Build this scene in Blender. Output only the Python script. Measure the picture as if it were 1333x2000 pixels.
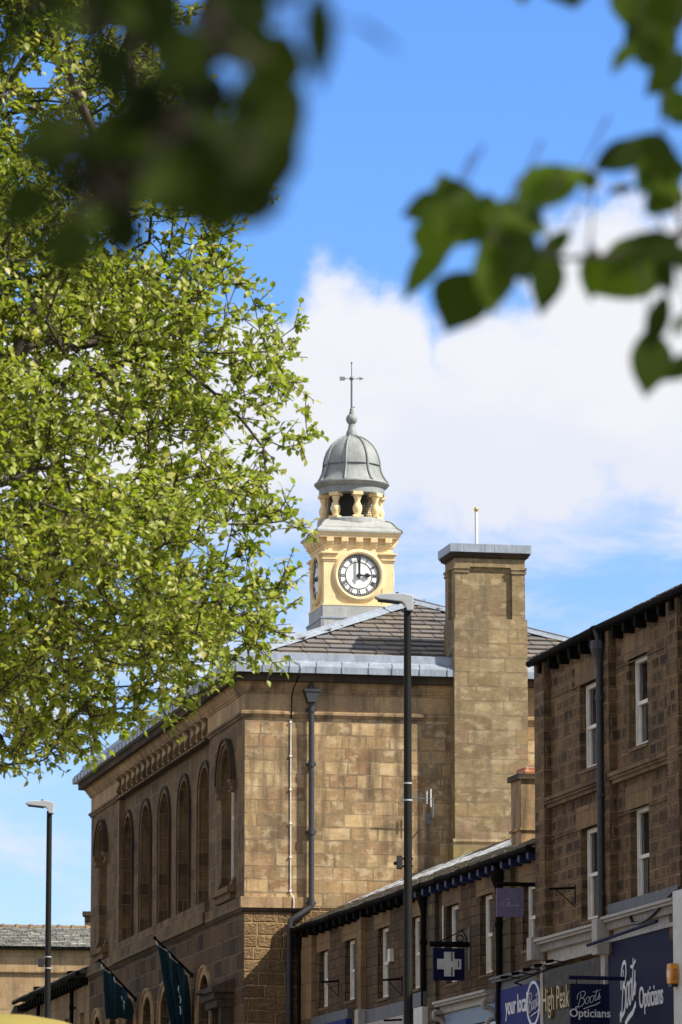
import bpy, bmesh, math, random
import numpy as np
from mathutils import Vector, Matrix
for o in list(bpy.data.objects): bpy.data.objects.remove(o)
random.seed(5); rng=np.random.default_rng(7)
SC=bpy.context.scene; COL=SC.collection
# ------------------------------------------------------------------ camera, sky, sun
F=9370.;CX=666.5;CY=1000.;HZ=2550.;TH=math.atan((HZ-CY)/F);CAMZ=1.6
cd=bpy.data.cameras.new('camera');cam=bpy.data.objects.new('camera',cd);COL.objects.link(cam);SC.camera=cam
cam.location=(0,0,CAMZ);cam.rotation_euler=(math.pi/2+TH,0,0)
cd.sensor_fit='VERTICAL';cd.sensor_height=36;cd.sensor_width=24;cd.lens=F/2000*36
cd.clip_start=.1;cd.clip_end=6000
cd.dof.use_dof=True;cd.dof.focus_distance=75;cd.dof.aperture_fstop=8.0;cd.dof.aperture_blades=0
ALPHA=math.atan2(.205,1.0136)
SAZ=math.radians(57);SEL=math.radians(43.5)
nx_,ny_=math.sin(ALPHA),-math.cos(ALPHA);ex_,ey_=math.cos(ALPHA),math.sin(ALPHA)
SUN=Vector((math.cos(SEL)*(math.cos(SAZ)*nx_+math.sin(SAZ)*ex_),math.cos(SEL)*(math.cos(SAZ)*ny_+math.sin(SAZ)*ey_),math.sin(SEL)))
sl=bpy.data.lights.new('sun','SUN');sl.energy=5.0;sl.angle=math.radians(.5);sl.color=(1,.93,.80)
so=bpy.data.objects.new('sun',sl);COL.objects.link(so);so.rotation_euler=SUN.to_track_quat('Z','Y').to_euler();so.location=(30,-30,60)
SC.view_settings.view_transform='Standard';SC.view_settings.look='None';SC.view_settings.gamma=1
SC.view_settings.exposure=.68
W=bpy.data.worlds.new('World');SC.world=W;W.use_nodes=True
def sky():
    nt=W.node_tree;N=nt.nodes;L=nt.links
    for n in list(N):N.remove(n)
    def nd(t,**k):
        n=N.new(t)
        for a,b in k.items():setattr(n,a,b)
        return n
    def val(s,v): s.default_value=v
    def mth(op,a,b=None,c=None,clamp=False):
        n=nd('ShaderNodeMath',operation=op,use_clamp=clamp)
        for i,x in enumerate((a,b,c)):
            if x is None:continue
            if isinstance(x,(int,float)):n.inputs[i].default_value=x
            else:L.new(x,n.inputs[i])
        return n.outputs[0]
    out=nd('ShaderNodeOutputWorld');bg=nd('ShaderNodeBackground')
    st=nd('ShaderNodeTexSky',sky_type='NISHITA',sun_disc=False,sun_elevation=SEL,sun_rotation=math.atan2(SUN.x,SUN.y),air_density=1.0,dust_density=.3,ozone_density=3.0)
    tc=nd('ShaderNodeTexCoord');sp=nd('ShaderNodeSeparateXYZ');L.new(tc.outputs['Generated'],sp.inputs[0])
    x,y,z=sp.outputs
    hz=mth('SQRT',mth('ADD',mth('MULTIPLY',x,x),mth('MULTIPLY',y,y)))
    el=mth('DIVIDE',z,mth('MAXIMUM',hz,.001));az=mth('ARCTAN2',x,y)
    cb=nd('ShaderNodeCombineXYZ');L.new(az,cb.inputs[0]);L.new(el,cb.inputs[1])
    def noise(scale,detail,rough,off=0,sy=1.0,dist=0):
        mp=nd('ShaderNodeMapping');L.new(cb.outputs[0],mp.inputs[0]);mp.inputs['Location'].default_value=(off,off*.7,off*.3);mp.inputs['Scale'].default_value=(1,sy,1)
        n=nd('ShaderNodeTexNoise');L.new(mp.outputs[0],n.inputs[0]);val(n.inputs['Scale'],scale);val(n.inputs['Detail'],detail);val(n.inputs['Roughness'],rough);val(n.inputs['Distortion'],dist)
        return n.outputs['Fac']
    def sstep(v,a,b):
        m=nd('ShaderNodeMapRange',interpolation_type='SMOOTHERSTEP');L.new(v,m.inputs[0]);val(m.inputs[1],a);val(m.inputs[2],b);return m.outputs[0]
    def bump(cx,cy,rx,ry):   # 1 - normalised distance from a cloud tower's centre
        a=mth('DIVIDE',mth('SUBTRACT',az,cx),rx);b=mth('DIVIDE',mth('SUBTRACT',el,cy),ry)
        return mth('SUBTRACT',1,mth('SQRT',mth('ADD',mth('MULTIPLY',a,a),mth('MULTIPLY',b,b))))
    # heaped cloud tops
    f=None
    for b in ((-.0005,.190,.0155,.030),(.012,.192,.011,.024),(-.018,.188,.018,.024),(-.05,.188,.03,.032),(.075,.200,.042,.040),(.035,.184,.03,.030),(-.12,.2,.05,.05),(.17,.18,.06,.05),(.3,.2,.07,.06),(-.3,.22,.09,.05)):
        v=bump(*b);f=v if f is None else mth('MAXIMUM',f,v)
    f=mth('MULTIPLY',f,1.0)
    n1=noise(110,7,.5,3.1);n2=noise(38,5,.55,7.7)
    f=mth('ADD',f,mth('MULTIPLY',mth('SUBTRACT',n1,.5),.55));f=mth('ADD',f,mth('MULTIPLY',mth('SUBTRACT',n2,.5),.7))
    top=sstep(f,-.10,.36)
    # flat soft body below the tops
    body=mth('MULTIPLY',sstep(el,.203,.188),sstep(mth('ADD',el,mth('MULTIPLY',mth('SUBTRACT',noise(22,5,.55,2.2,2.2),.5),.040)),.150,.174))
    # thin veil patches low down
    veil=mth('MULTIPLY',sstep(noise(18,5,.6,11.3,2.5,.3),.36,.68),sstep(el,.2,.16));veil=mth('MULTIPLY',veil,.9)
    veil2=mth('MULTIPLY',sstep(noise(9,4,.55,5.9,2.0),.5,.75),.35)
    # broken cloud added outside the view to whiten and brighten the ambient light
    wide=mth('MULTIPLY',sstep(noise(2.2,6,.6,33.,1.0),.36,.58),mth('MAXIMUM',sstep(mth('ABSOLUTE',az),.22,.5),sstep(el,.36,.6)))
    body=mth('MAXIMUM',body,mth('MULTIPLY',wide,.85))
    c=mth('MAXIMUM',mth('MAXIMUM',top,body),mth('MAXIMUM',veil,mth('MULTIPLY',veil2,sstep(el,.2,.1))),None)
    # clear sky: paler at the horizon, bluer above, dimmed overhead to cut blue ambient
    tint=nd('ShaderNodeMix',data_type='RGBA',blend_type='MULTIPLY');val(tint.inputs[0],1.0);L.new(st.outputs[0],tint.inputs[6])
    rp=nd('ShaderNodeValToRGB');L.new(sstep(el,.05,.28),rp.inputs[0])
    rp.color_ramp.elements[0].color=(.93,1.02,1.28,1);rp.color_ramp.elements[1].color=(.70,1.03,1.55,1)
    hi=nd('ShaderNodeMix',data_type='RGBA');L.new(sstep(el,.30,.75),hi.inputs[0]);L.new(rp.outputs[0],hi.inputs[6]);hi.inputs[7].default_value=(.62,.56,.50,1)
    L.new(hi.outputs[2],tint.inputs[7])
    # cloud colour: white with faint lavender-grey modelling
    shade=sstep(mth('ADD',noise(26,6,.55,21.,1.6),mth('MULTIPLY',mth('SUBTRACT',el,.180),7.)),.30,.70)
    cc=nd('ShaderNodeMix',data_type='RGBA');L.new(shade,cc.inputs[0]);cc.inputs[6].default_value=(5.7,5.9,6.6,1);cc.inputs[7].default_value=(6.25,6.35,6.7,1)
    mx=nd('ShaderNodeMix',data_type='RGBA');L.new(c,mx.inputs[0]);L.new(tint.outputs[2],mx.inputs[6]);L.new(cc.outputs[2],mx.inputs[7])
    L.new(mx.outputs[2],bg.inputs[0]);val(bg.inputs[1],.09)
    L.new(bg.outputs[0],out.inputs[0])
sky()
# ------------------------------------------------------------------ projection helpers (a photo point onto a real plane)
def ray(u,v):
    x=(u-CX)/F;y=(CY-v)/F
    return (x,math.cos(TH)-math.sin(TH)*y,math.sin(TH)+math.cos(TH)*y)
def atY(u,v,Y):
    r=ray(u,v);k=Y/r[1];return Vector((r[0]*k,Y,CAMZ+r[2]*k))
class Fr:
    def __init__(s,O,a): s.O=O;s.a=a;s.c=math.cos(a);s.s=math.sin(a)
    def loc(s,p):
        dx=p[0]-s.O[0];dy=p[1]-s.O[1];return (dx*s.c+dy*s.s,-dx*s.s+dy*s.c,p[2])
    def _r(s,u,v):
        r=ray(u,v);return s.loc((0,0,CAMZ)),(r[0]*s.c+r[1]*s.s,-r[0]*s.s+r[1]*s.c,r[2])
    def X(s,u,v,x=0):
        o,d=s._r(u,v);k=(x-o[0])/d[0];return (o[1]+d[1]*k,o[2]+d[2]*k)
    def Y(s,u,v,y=0):
        o,d=s._r(u,v);k=(y-o[1])/d[1];return (o[0]+d[0]*k,o[2]+d[2]*k)
H=Fr((-2.2234,110.),ALPHA);T=Fr((-.9001,110.2676),math.radians(13.022))
# ------------------------------------------------------------------ object helpers
def tag(o,label=None,cat=None,group=None,kind=None):
    if label:o['label']=label
    if cat:o['category']=cat
    if group:o['group']=group
    if kind:o['kind']=kind
    return o
def empty(name,loc,rz=0,**k):
    o=bpy.data.objects.new(name,None);COL.objects.link(o);o.location=loc;o.rotation_euler=(0,0,rz);o.empty_display_size=.3
    return tag(o,**k)
class MB:
    def __init__(s): s.v=[];s.f=[]
    def add(s,vs,fs):
        n=len(s.v);s.v+= [tuple(p) for p in vs];s.f+=[tuple(i+n for i in f) for f in fs];return s
    def box(s,x0,x1,y0,y1,z0,z1):
        return s.add([(x,y,z) for z in (z0,z1) for x,y in ((x0,y0),(x1,y0),(x1,y1),(x0,y1))],[(3,2,1,0),(4,5,6,7),(0,1,5,4),(1,2,6,5),(2,3,7,6),(3,0,4,7)])
    def prism(s,poly,m,a,b):      # poly in (p,q), m maps (p,q,d) to xyz
        n=len(poly);return s.add([m(p,q,a) for p,q in poly]+[m(p,q,b) for p,q in poly],[tuple(range(n))[::-1],tuple(range(n,2*n))]+[(i,(i+1)%n,(i+1)%n+n,i+n) for i in range(n)])
    def tube(s,path,r,n=8,caps=True):
        P=[Vector(p) for p in path];R=r if isinstance(r,(list,tuple)) else [r]*len(P)
        vs=[];fs=[];prev=None
        for i,p in enumerate(P):
            t=(P[min(i+1,len(P)-1)]-P[max(i-1,0)]).normalized()
            a=prev if prev else (Vector((0,0,1)) if abs(t.z)<.9 else Vector((1,0,0)))
            u=(a-t*a.dot(t)).normalized();prev=u;w=t.cross(u)
            for k in range(n):
                q=2*math.pi*k/n;vs.append(p+(u*math.cos(q)+w*math.sin(q))*R[i])
        for i in range(len(P)-1):
            for k in range(n):
                fs.append((i*n+k,i*n+(k+1)%n,(i+1)*n+(k+1)%n,(i+1)*n+k))
        if caps: fs+=[tuple(range(n))[::-1],tuple(range((len(P)-1)*n,len(P)*n))]
        return s.add(vs,fs)
    def lathe(s,prof,c=(0,0,0),n=24,a0=0):
        vs=[];fs=[]
        for r,z in prof:
            for k in range(n):
                q=a0+2*math.pi*k/n;vs.append((c[0]+r*math.cos(q),c[1]+r*math.sin(q),c[2]+z))
        for i in range(len(prof)-1):
            for k in range(n): fs.append((i*n+k,i*n+(k+1)%n,(i+1)*n+(k+1)%n,(i+1)*n+k))
        fs+=[tuple(range(n))[::-1],tuple(range((len(prof)-1)*n,len(prof)*n))]
        return s.add(vs,fs)
    def ring(s,prof,x0,x1,y0,y1,a=0):   # closed moulding swept round a rectangle; prof = closed loop of (out,z)
        n=len(prof);vs=[];fs=[]
        for sx,sy,cx,cy in ((-1,-1,x0,y0),(1,-1,x1,y0),(1,1,x1,y1),(-1,1,x0,y1)):
            for o,z in prof: vs.append((cx+sx*o,cy+sy*o,z))
        for i in range(4):
            j=(i+1)%4
            for k in range(n): fs.append((i*n+k,j*n+k,j*n+(k+1)%n,i*n+(k+1)%n))
        return s.add(vs,fs)
    def sphere(s,c,r,n=12,sz=1):
        pr=[(max(r*math.sin(math.pi*i/n),1e-4),-r*sz*math.cos(math.pi*i/n)) for i in range(n+1)]
        return s.lathe(pr,c,n*2)
    def build(s,name,mat,parent=None,smooth=False,recalc=True,bevel=0):
        me=bpy.data.meshes.new(name);me.from_pydata(s.v,[],s.f)
        if recalc:
            bm=bmesh.new();bm.from_mesh(me);bmesh.ops.recalc_face_normals(bm,faces=bm.faces);bm.to_mesh(me);bm.free()
        o=bpy.data.objects.new(name,me);COL.objects.link(o);o.parent=parent
        me.materials.append(mat)
        if smooth:
            me.polygons.foreach_set('use_smooth',[True]*len(me.polygons))
            try: me.set_sharp_from_angle(angle=math.radians(40))
            except Exception: pass
        if bevel:
            b=o.modifiers.new('b','BEVEL');b.width=bevel;b.segments=2;b.limit_method='ANGLE'
        me.update();return o
# ------------------------------------------------------------------ materials
def newmat(name):
    m=bpy.data.materials.new(name);m.use_nodes=True;nt=m.node_tree;N=nt.nodes
    return m,nt,N,nt.links,N['Principled BSDF']
def _mth(N,L,op,a,b=None,clamp=False):
    n=N.new('ShaderNodeMath');n.operation=op;n.use_clamp=clamp
    for i,x in enumerate((a,b)):
        if x is None:continue
        if isinstance(x,(int,float)):n.inputs[i].default_value=x
        else:L.new(x,n.inputs[i])
    return n.outputs[0]
def _ramp(N,L,fac,els,interp='LINEAR'):
    r=N.new('ShaderNodeValToRGB');r.color_ramp.interpolation=interp
    cr=r.color_ramp
    while len(cr.elements)<len(els):cr.elements.new(.5)
    for e,(p,c) in zip(cr.elements,els):e.position=p;e.color=(c if len(c)==4 else (*c,1))
    L.new(fac,r.inputs[0]);return r.outputs[0]
def _mix(N,L,fac,a,b,mode='MIX'):
    n=N.new('ShaderNodeMix');n.data_type='RGBA';n.blend_type=mode
    for s,x in ((0,fac),(6,a),(7,b)):
        if isinstance(x,(int,float)):n.inputs[s].default_value=x
        elif isinstance(x,tuple):n.inputs[s].default_value=(*x,1) if len(x)==3 else x
        else:L.new(x,n.inputs[s])
    return n.outputs[2]
def _noise(N,L,vec,scale,detail=4,rough=.55,sc=(1,1,1),loc=(0,0,0)):
    mp=N.new('ShaderNodeMapping');L.new(vec,mp.inputs[0]);mp.inputs['Scale'].default_value=sc;mp.inputs['Location'].default_value=loc
    n=N.new('ShaderNodeTexNoise');L.new(mp.outputs[0],n.inputs[0]);n.inputs['Scale'].default_value=scale;n.inputs['Detail'].default_value=detail;n.inputs['Roughness'].default_value=rough
    return n.outputs['Fac']
def _wn(N,L,v):
    n=N.new('ShaderNodeTexWhiteNoise');n.noise_dimensions='1D';L.new(v,n.inputs['W']);return n.outputs['Value']
def wallvec(N,L,slopek=1.0,use='x'):
    tc=N.new('ShaderNodeTexCoord');o=N.new('ShaderNodeSeparateXYZ');L.new(tc.outputs['Object'],o.inputs[0])
    nn=N.new('ShaderNodeSeparateXYZ');L.new(tc.outputs['Normal'],nn.inputs[0])
    ax=_mth(N,L,'ABSOLUTE',nn.outputs[0]);ay=_mth(N,L,'ABSOLUTE',nn.outputs[1]);m=_mth(N,L,'GREATER_THAN',ax,ay)
    u=_mth(N,L,'ADD',_mth(N,L,'MULTIPLY',o.outputs[0],_mth(N,L,'SUBTRACT',1,m)),_mth(N,L,'MULTIPLY',o.outputs[1],m))
    v=_mth(N,L,'MULTIPLY',o.outputs[2],slopek)
    return tc,u,v,o
def stone(name,w,h,pal,mortar=.010,mcol=(.10,.075,.05),soot=.5,sootcol=(.035,.028,.022),pale=0,palecol=(.5,.38,.22),bump=.35,rock=0,margin=None,grime_h=0,rough=.9,voff=0,moss=None,vary=.6,blotch=1.0,msmooth=.15,gain=(1,1,1)):
    pal=[tuple(c*g_ for c,g_ in zip(p_,gain)) for p_ in pal]
    m,nt,N,L,P=newmat(name)
    tc,u,v,o=wallvec(N,L)
    obj=tc.outputs['Object']
    # slightly wandering joints
    wob=_noise(N,L,obj,1.6,2,.5);v=_mth(N,L,'ADD',v,_mth(N,L,'MULTIPLY',_mth(N,L,'SUBTRACT',wob,.5),.02 if not rock else .05))
    v=_mth(N,L,'ADD',v,voff)
    row=_mth(N,L,'FLOOR',_mth(N,L,'DIVIDE',v,h))
    r1=_wn(N,L,row)
    u2=_mth(N,L,'ADD',_mth(N,L,'MULTIPLY',u,_mth(N,L,'ADD',1-vary*.35,_mth(N,L,'MULTIPLY',r1,vary))),_mth(N,L,'MULTIPLY',r1,7.3))
    rc=N.new('ShaderNodeCombineXYZ');L.new(u,rc.inputs[0]);L.new(_mth(N,L,'MULTIPLY',row,5.17),rc.inputs[1]);wob2=_noise(N,L,rc.outputs[0],.7,1,.5);u2=_mth(N,L,'ADD',u2,_mth(N,L,'MULTIPLY',wob2,w*.9*vary))
    cb=N.new('ShaderNodeCombineXYZ');L.new(u2,cb.inputs[0]);L.new(v,cb.inputs[1])
    def brick(ms,sm):
        b=N.new('ShaderNodeTexBrick');L.new(cb.outputs[0],b.inputs[0]);b.inputs['Scale'].default_value=1;b.inputs['Brick Width'].default_value=w;b.inputs['Row Height'].default_value=h
        b.inputs['Mortar Size'].default_value=ms;b.inputs['Mortar Smooth'].default_value=sm;b.inputs['Bias'].default_value=0
        b.inputs['Color1'].default_value=(0,0,0,1);b.inputs['Color2'].default_value=(1,1,1,1);b.inputs['Mortar'].default_value=(.5,.5,.5,1);b.offset=.47;b.squash=1;return b
    b=brick(mortar,msmooth)
    n=len(pal);col=_ramp(N,L,b.outputs['Color'],[(i/(n-1),c) for i,c in enumerate(pal)])
    # bedding and grain in each block
    g=_noise(N,L,obj,9,6,.65,(1,1,2.2));col=_mix(N,L,.42*blotch,col,_ramp(N,L,g,[(.3,(.30,.26,.22)),(.5,(.5,.5,.5)),(.72,(.85,.78,.66))]),'OVERLAY')
    g2=_noise(N,L,obj,1.3,5,.6,loc=(3,1,7));col=_mix(N,L,.5*blotch,col,_ramp(N,L,g2,[(.3,(.32,.30,.28)),(.5,(.5,.5,.5)),(.7,(.72,.66,.58))]),'OVERLAY')
    if pale:
        pn=_noise(N,L,obj,2.6,5,.62,(1,1,1.5),(9,2,4));pf=_ramp(N,L,pn,[(.52,(0,0,0)),(.62,(1,1,1))]);
        col=_mix(N,L,_mth(N,L,'MULTIPLY',pf,pale),col,palecol)
    if soot:
        sn=_noise(N,L,obj,1.0,6,.62,(4.0,4.0,.55),(1,5,2));sn2=_noise(N,L,obj,.55,3,.5,loc=(4,4,4))
        sf=_ramp(N,L,_mth(N,L,'ADD',_mth(N,L,'MULTIPLY',sn,.65),_mth(N,L,'MULTIPLY',sn2,.4)),[(.5,(0,0,0)),(.66,(1,1,1))])
        # dirt gathers in the joints too
        bs=brick(.05,1.0);jf=_mth(N,L,'MULTIPLY',bs.outputs['Fac'],_ramp(N,L,_noise(N,L,obj,1.7,4,.6,loc=(8,8,1)),[(.42,(0,0,0)),(.62,(1,1,1))]))
        sf=_mth(N,L,'MAXIMUM',sf,_mth(N,L,'MULTIPLY',jf,.8))
        col=_mix(N,L,_mth(N,L,'MULTIPLY',sf,soot),col,sootcol)
    if margin:
        bm_=brick(margin[0],1.0);fc=_ramp(N,L,bm_.outputs['Fac'],[(0,(1,1,1)),(.55,(0,0,0))])
        rr=_noise(N,L,obj,1.9,4,.6,loc=(2,7,5));fc=_mth(N,L,'MULTIPLY',fc,_ramp(N,L,rr,[(.34,(.1,.1,.1)),(.58,(1,1,1))]))
        fc=_mth(N,L,'MULTIPLY',fc,_ramp(N,L,b.outputs['Color'],[(0,(.55,.55,.55)),(1,(1,1,1))]))
        col=_mix(N,L,_mth(N,L,'MULTIPLY',fc,margin[1]),col,margin[2])
    if moss:
        z=o.outputs[2];mf=_mth(N,L,'MULTIPLY',_ramp(N,L,_noise(N,L,obj,3,5,.65),[(.4,(0,0,0)),(.6,(1,1,1))]),moss[1])
        k=N.new('ShaderNodeMapRange');L.new(z,k.inputs[0]);k.inputs[1].default_value=moss[0];k.inputs[2].default_value=moss[0]-.5;mf=_mth(N,L,'MULTIPLY',mf,k.outputs[0])
        col=_mix(N,L,mf,col,(.20,.17,.03))
    mc=_mix(N,L,_ramp(N,L,_noise(N,L,obj,2.2,3,.6,loc=(5,5,5)),[(.4,(0,0,0)),(.6,(1,1,1))]),mcol,tuple(min(1,c*2.1) for c in mcol))
    col=_mix(N,L,_mth(N,L,'MULTIPLY',b.outputs['Fac'],.9),col,mc)
    L.new(col,P.inputs['Base Color']);P.inputs['Roughness'].default_value=rough;P.inputs['Specular IOR Level'].default_value=.25
    h1=_mth(N,L,'MULTIPLY',_mth(N,L,'SUBTRACT',1,b.outputs['Fac']),.6)
    h2=_mth(N,L,'MULTIPLY',_noise(N,L,obj,26,4,.6),.25)
    hh=_mth(N,L,'ADD',h1,h2)
    if rock:
        bs=brick(.035,1.0);pil=_mth(N,L,'SUBTRACT',1,bs.outputs['Fac'])
        rk=_ramp(N,L,_noise(N,L,obj,13,5,.62,(1,1,1.3)),[(.38,(0,0,0)),(.5,(.6,.6,.6)),(.62,(1,1,1))])
        hh=_mth(N,L,'ADD',hh,_mth(N,L,'MULTIPLY',_mth(N,L,'MULTIPLY',pil,rk),rock))
    bu=N.new('ShaderNodeBump');L.new(hh,bu.inputs['Height']);bu.inputs['Strength'].default_value=bump;bu.inputs['Distance'].default_value=.02 if not rock else .05
    L.new(bu.outputs[0],P.inputs['Normal']);return m
def paint(name,rgb,rough=.6,var=.25,scale=3,dirt=0,dirtcol=(.03,.03,.03),metal=0,streak=False,spec=.4,bump=0):
    m,nt,N,L,P=newmat(name);tc=N.new('ShaderNodeTexCoord');ob=tc.outputs['Object']
    n=_noise(N,L,ob,scale,5,.6,(1,1,.4) if streak else (1,1,1))
    lo=tuple(c*(1-var) for c in rgb);hi=tuple(min(1,c*(1+var)) for c in rgb)
    col=_ramp(N,L,n,[(.3,lo),(.7,hi)])
    if dirt:
        d=_noise(N,L,ob,scale*2.3,6,.65,(2.5,2.5,.5) if streak else (1,1,1),(4,1,9));col=_mix(N,L,_mth(N,L,'MULTIPLY',_ramp(N,L,d,[(.5,(0,0,0)),(.68,(1,1,1))]),dirt),col,dirtcol)
    L.new(col,P.inputs['Base Color']);P.inputs['Roughness'].default_value=rough;P.inputs['Metallic'].default_value=metal;P.inputs['Specular IOR Level'].default_value=spec
    if bump:
        bu=N.new('ShaderNodeBump');L.new(_noise(N,L,ob,40,4,.6),bu.inputs['Height']);bu.inputs['Strength'].default_value=bump;bu.inputs['Distance'].default_value=.01;L.new(bu.outputs[0],P.inputs['Normal'])
    return m
def slates(name,pal,rough=.75,stain=.4,staincol=(.05,.045,.035)):
    m,nt,N,L,P=newmat(name);tc=N.new('ShaderNodeTexCoord');ob=tc.outputs['Object'];ge=N.new('ShaderNodeNewGeometry')
    n=len(pal);col=_ramp(N,L,ge.outputs['Random Per Island'],[(i/(n-1),c) for i,c in enumerate(pal)])
    col=_mix(N,L,.5,col,_ramp(N,L,_noise(N,L,ob,14,6,.65),[(.3,(.3,.3,.3)),(.7,(.72,.7,.66))]),'OVERLAY')
    col=_mix(N,L,_mth(N,L,'MULTIPLY',_ramp(N,L,_noise(N,L,ob,2.5,5,.6),[(.48,(0,0,0)),(.66,(1,1,1))]),stain),col,staincol)
    L.new(col,P.inputs['Base Color']);P.inputs['Roughness'].default_value=rough;P.inputs['Specular IOR Level'].default_value=.35
    bu=N.new('ShaderNodeBump');L.new(_noise(N,L,ob,30,4,.6),bu.inputs['Height']);bu.inputs['Strength'].default_value=.3;bu.inputs['Distance'].default_value=.01;L.new(bu.outputs[0],P.inputs['Normal'])
    return m
def glassmat(name,rgb=(.012,.014,.016),rough=.04):
    m,nt,N,L,P=newmat(name);P.inputs['Base Color'].default_value=(*rgb,1);P.inputs['Roughness'].default_value=rough;P.inputs['Specular IOR Level'].default_value=.6
    tc=N.new('ShaderNodeTexCoord');bu=N.new('ShaderNodeBump');L.new(_noise(N,L,tc.outputs['Object'],2.2,2,.5),bu.inputs['Height']);bu.inputs['Strength'].default_value=.12;bu.inputs['Distance'].default_value=.05;L.new(bu.outputs[0],P.inputs['Normal']);return m
M={}
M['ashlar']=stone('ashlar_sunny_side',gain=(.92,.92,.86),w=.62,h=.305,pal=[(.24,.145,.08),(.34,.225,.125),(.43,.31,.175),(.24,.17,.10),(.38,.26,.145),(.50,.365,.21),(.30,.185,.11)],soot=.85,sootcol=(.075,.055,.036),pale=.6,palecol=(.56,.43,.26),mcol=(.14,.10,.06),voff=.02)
M['front']=stone('shaded_sooty_ashlar',gain=(.86,.86,.80),w=.62,h=.305,pal=[(.13,.085,.044),(.18,.119,.062),(.085,.058,.032),(.205,.138,.072)],soot=.6,sootcol=(.03,.024,.018),pale=.3,palecol=(.2,.15,.085),mcol=(.11,.08,.045),bump=.3,voff=.02)  # darker copy of the ashlar: the front's shade put into the palette, plus soot
M['trim']=stone('moulded_trim_stone',1.45,4.0,[(.30,.20,.105),(.36,.25,.14),(.27,.19,.11)],soot=.75,sootcol=(.05,.038,.028),bump=.25,mcol=(.08,.06,.04))
M['dark_trim']=stone('blackened_cornice_stone',1.45,4.0,[(.045,.032,.022),(.075,.05,.033),(.035,.026,.02)],soot=.6,sootcol=(.018,.015,.012),bump=.3,mcol=(.02,.018,.015))
M['trim_sooty']=stone('sooty_moulding',1.45,4.0,[(.14,.098,.055),(.18,.125,.07),(.11,.078,.044)],soot=.6,sootcol=(.03,.022,.016),bump=.25,mcol=(.03,.022,.016))
M['smoothtrim']=stone('frieze_stone',1.25,4.0,[(.34,.235,.125),(.40,.28,.15),(.30,.21,.12)],soot=.55,sootcol=(.09,.07,.05),bump=.2,mcol=(.12,.09,.06))
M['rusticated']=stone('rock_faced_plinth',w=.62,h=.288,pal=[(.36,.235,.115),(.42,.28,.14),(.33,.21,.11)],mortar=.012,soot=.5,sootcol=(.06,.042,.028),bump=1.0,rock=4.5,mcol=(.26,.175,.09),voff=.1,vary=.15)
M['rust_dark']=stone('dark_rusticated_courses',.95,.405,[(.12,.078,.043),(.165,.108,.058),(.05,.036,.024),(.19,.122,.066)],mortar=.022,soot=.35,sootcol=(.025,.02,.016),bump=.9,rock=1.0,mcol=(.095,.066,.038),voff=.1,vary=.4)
M['chimney']=stone('chimney_ashlar',gain=(.80,.80,.76),w=.72,h=.338,pal=[(.22,.16,.09),(.28,.21,.12),(.33,.255,.155),(.25,.185,.11),(.29,.20,.13)],soot=.7,sootcol=(.10,.08,.055),pale=.5,palecol=(.44,.36,.22),mcol=(.12,.09,.055),moss=(12.25,.95),voff=.1)
M['jamb']=stone('window_jamb_stone',.5,.6,[(.115,.08,.05),(.15,.105,.066),(.095,.07,.045)],soot=.5,bump=.2)
M['boots']=stone('weathered_rock_faced_wall',gain=(.98,.96,.90),w=.44,h=.245,pal=[(.20,.132,.073),(.26,.172,.097),(.13,.088,.052),(.23,.152,.083)],mortar=.008,soot=.3,sootcol=(.03,.022,.015),mcol=(.07,.05,.03),bump=.8,rock=.5,margin=(.06,.95,(.034,.024,.016)),vary=1.0)
M['terrace']=stone('coursed_terrace_stone',w=.40,h=.20,pal=[(.20,.13,.068),(.25,.165,.088),(.13,.088,.05),(.29,.195,.104)],mortar=.014,soot=.7,sootcol=(.025,.018,.012),gain=(.68,.66,.62),mcol=(.022,.016,.011),bump=.8,rock=.5,margin=(.045,.55,(.055,.038,.025)),vary=.9)
M['dress']=stone('dressed_terrace_stone',gain=(.70,.68,.64),w=.9,h=.42,pal=[(.27,.182,.098),(.33,.225,.12),(.22,.15,.085)],soot=.55,sootcol=(.05,.038,.028),bump=.2,mcol=(.07,.05,.035))
M['mossy']=stone('mossy_pilaster_stone',.5,.27,[(.11,.085,.045),(.07,.055,.035),(.14,.11,.05)],soot=.7,sootcol=(.02,.018,.014),bump=.5,mcol=(.02,.018,.014),mortar=.02)
M['far']=stone('pale_far_ashlar',1.45,.62,[(.34,.235,.13),(.40,.285,.16),(.36,.25,.14)],soot=.7,sootcol=(.11,.085,.055),bump=.2,mcol=(.15,.11,.07))
M['lead']=paint('weathered_lead',(.27,.31,.37),.5,.22,5,.45,(.12,.14,.17),metal=.15,streak=True,bump=.25)
M['lead_dark']=paint('dull_lead',(.085,.09,.10),.6,.25,5,.5,(.06,.065,.075),streak=True,bump=.2)
M['domelead']=paint('grey_green_dome_lead',(.25,.265,.262),.6,.28,3,.55,(.11,.12,.125),streak=True,bump=.2)
M['leadbright']=paint('bright_sunlit_lead',(.50,.52,.54),.5,.2,4,.4,(.2,.2,.2),bump=.2)  # sun glare of the roof strip put into a paler lead colour
M['leadbase']=paint('pale_lead_cladding',(.34,.35,.34),.6,.2,3,.45,(.16,.17,.18),streak=True,bump=.2)
M['cream']=paint('cream_painted_render',(.78,.60,.33),.75,.10,5,.45,(.46,.35,.20),streak=True)
M['white']=paint('white_window_paint',(.70,.68,.62),.55,.12,6,.35,(.25,.23,.2),streak=True)
M['upvc']=paint('clean_white_plastic',(.75,.75,.75),.35,.05)
M['dial']=paint('white_dial',(.82,.82,.80),.4,.04,3)
M['black']=paint('black_metal',(.012,.012,.013),.45,.3,5)
M['iron']=paint('cast_iron_grey_paint',(.03,.032,.038),.5,.25,6,.3,(.02,.02,.02))
M['irondark']=paint('black_gutter_paint',(.006,.0055,.005),.85,.3,6,.3,(.014,.011,.008),spec=.06)
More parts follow.
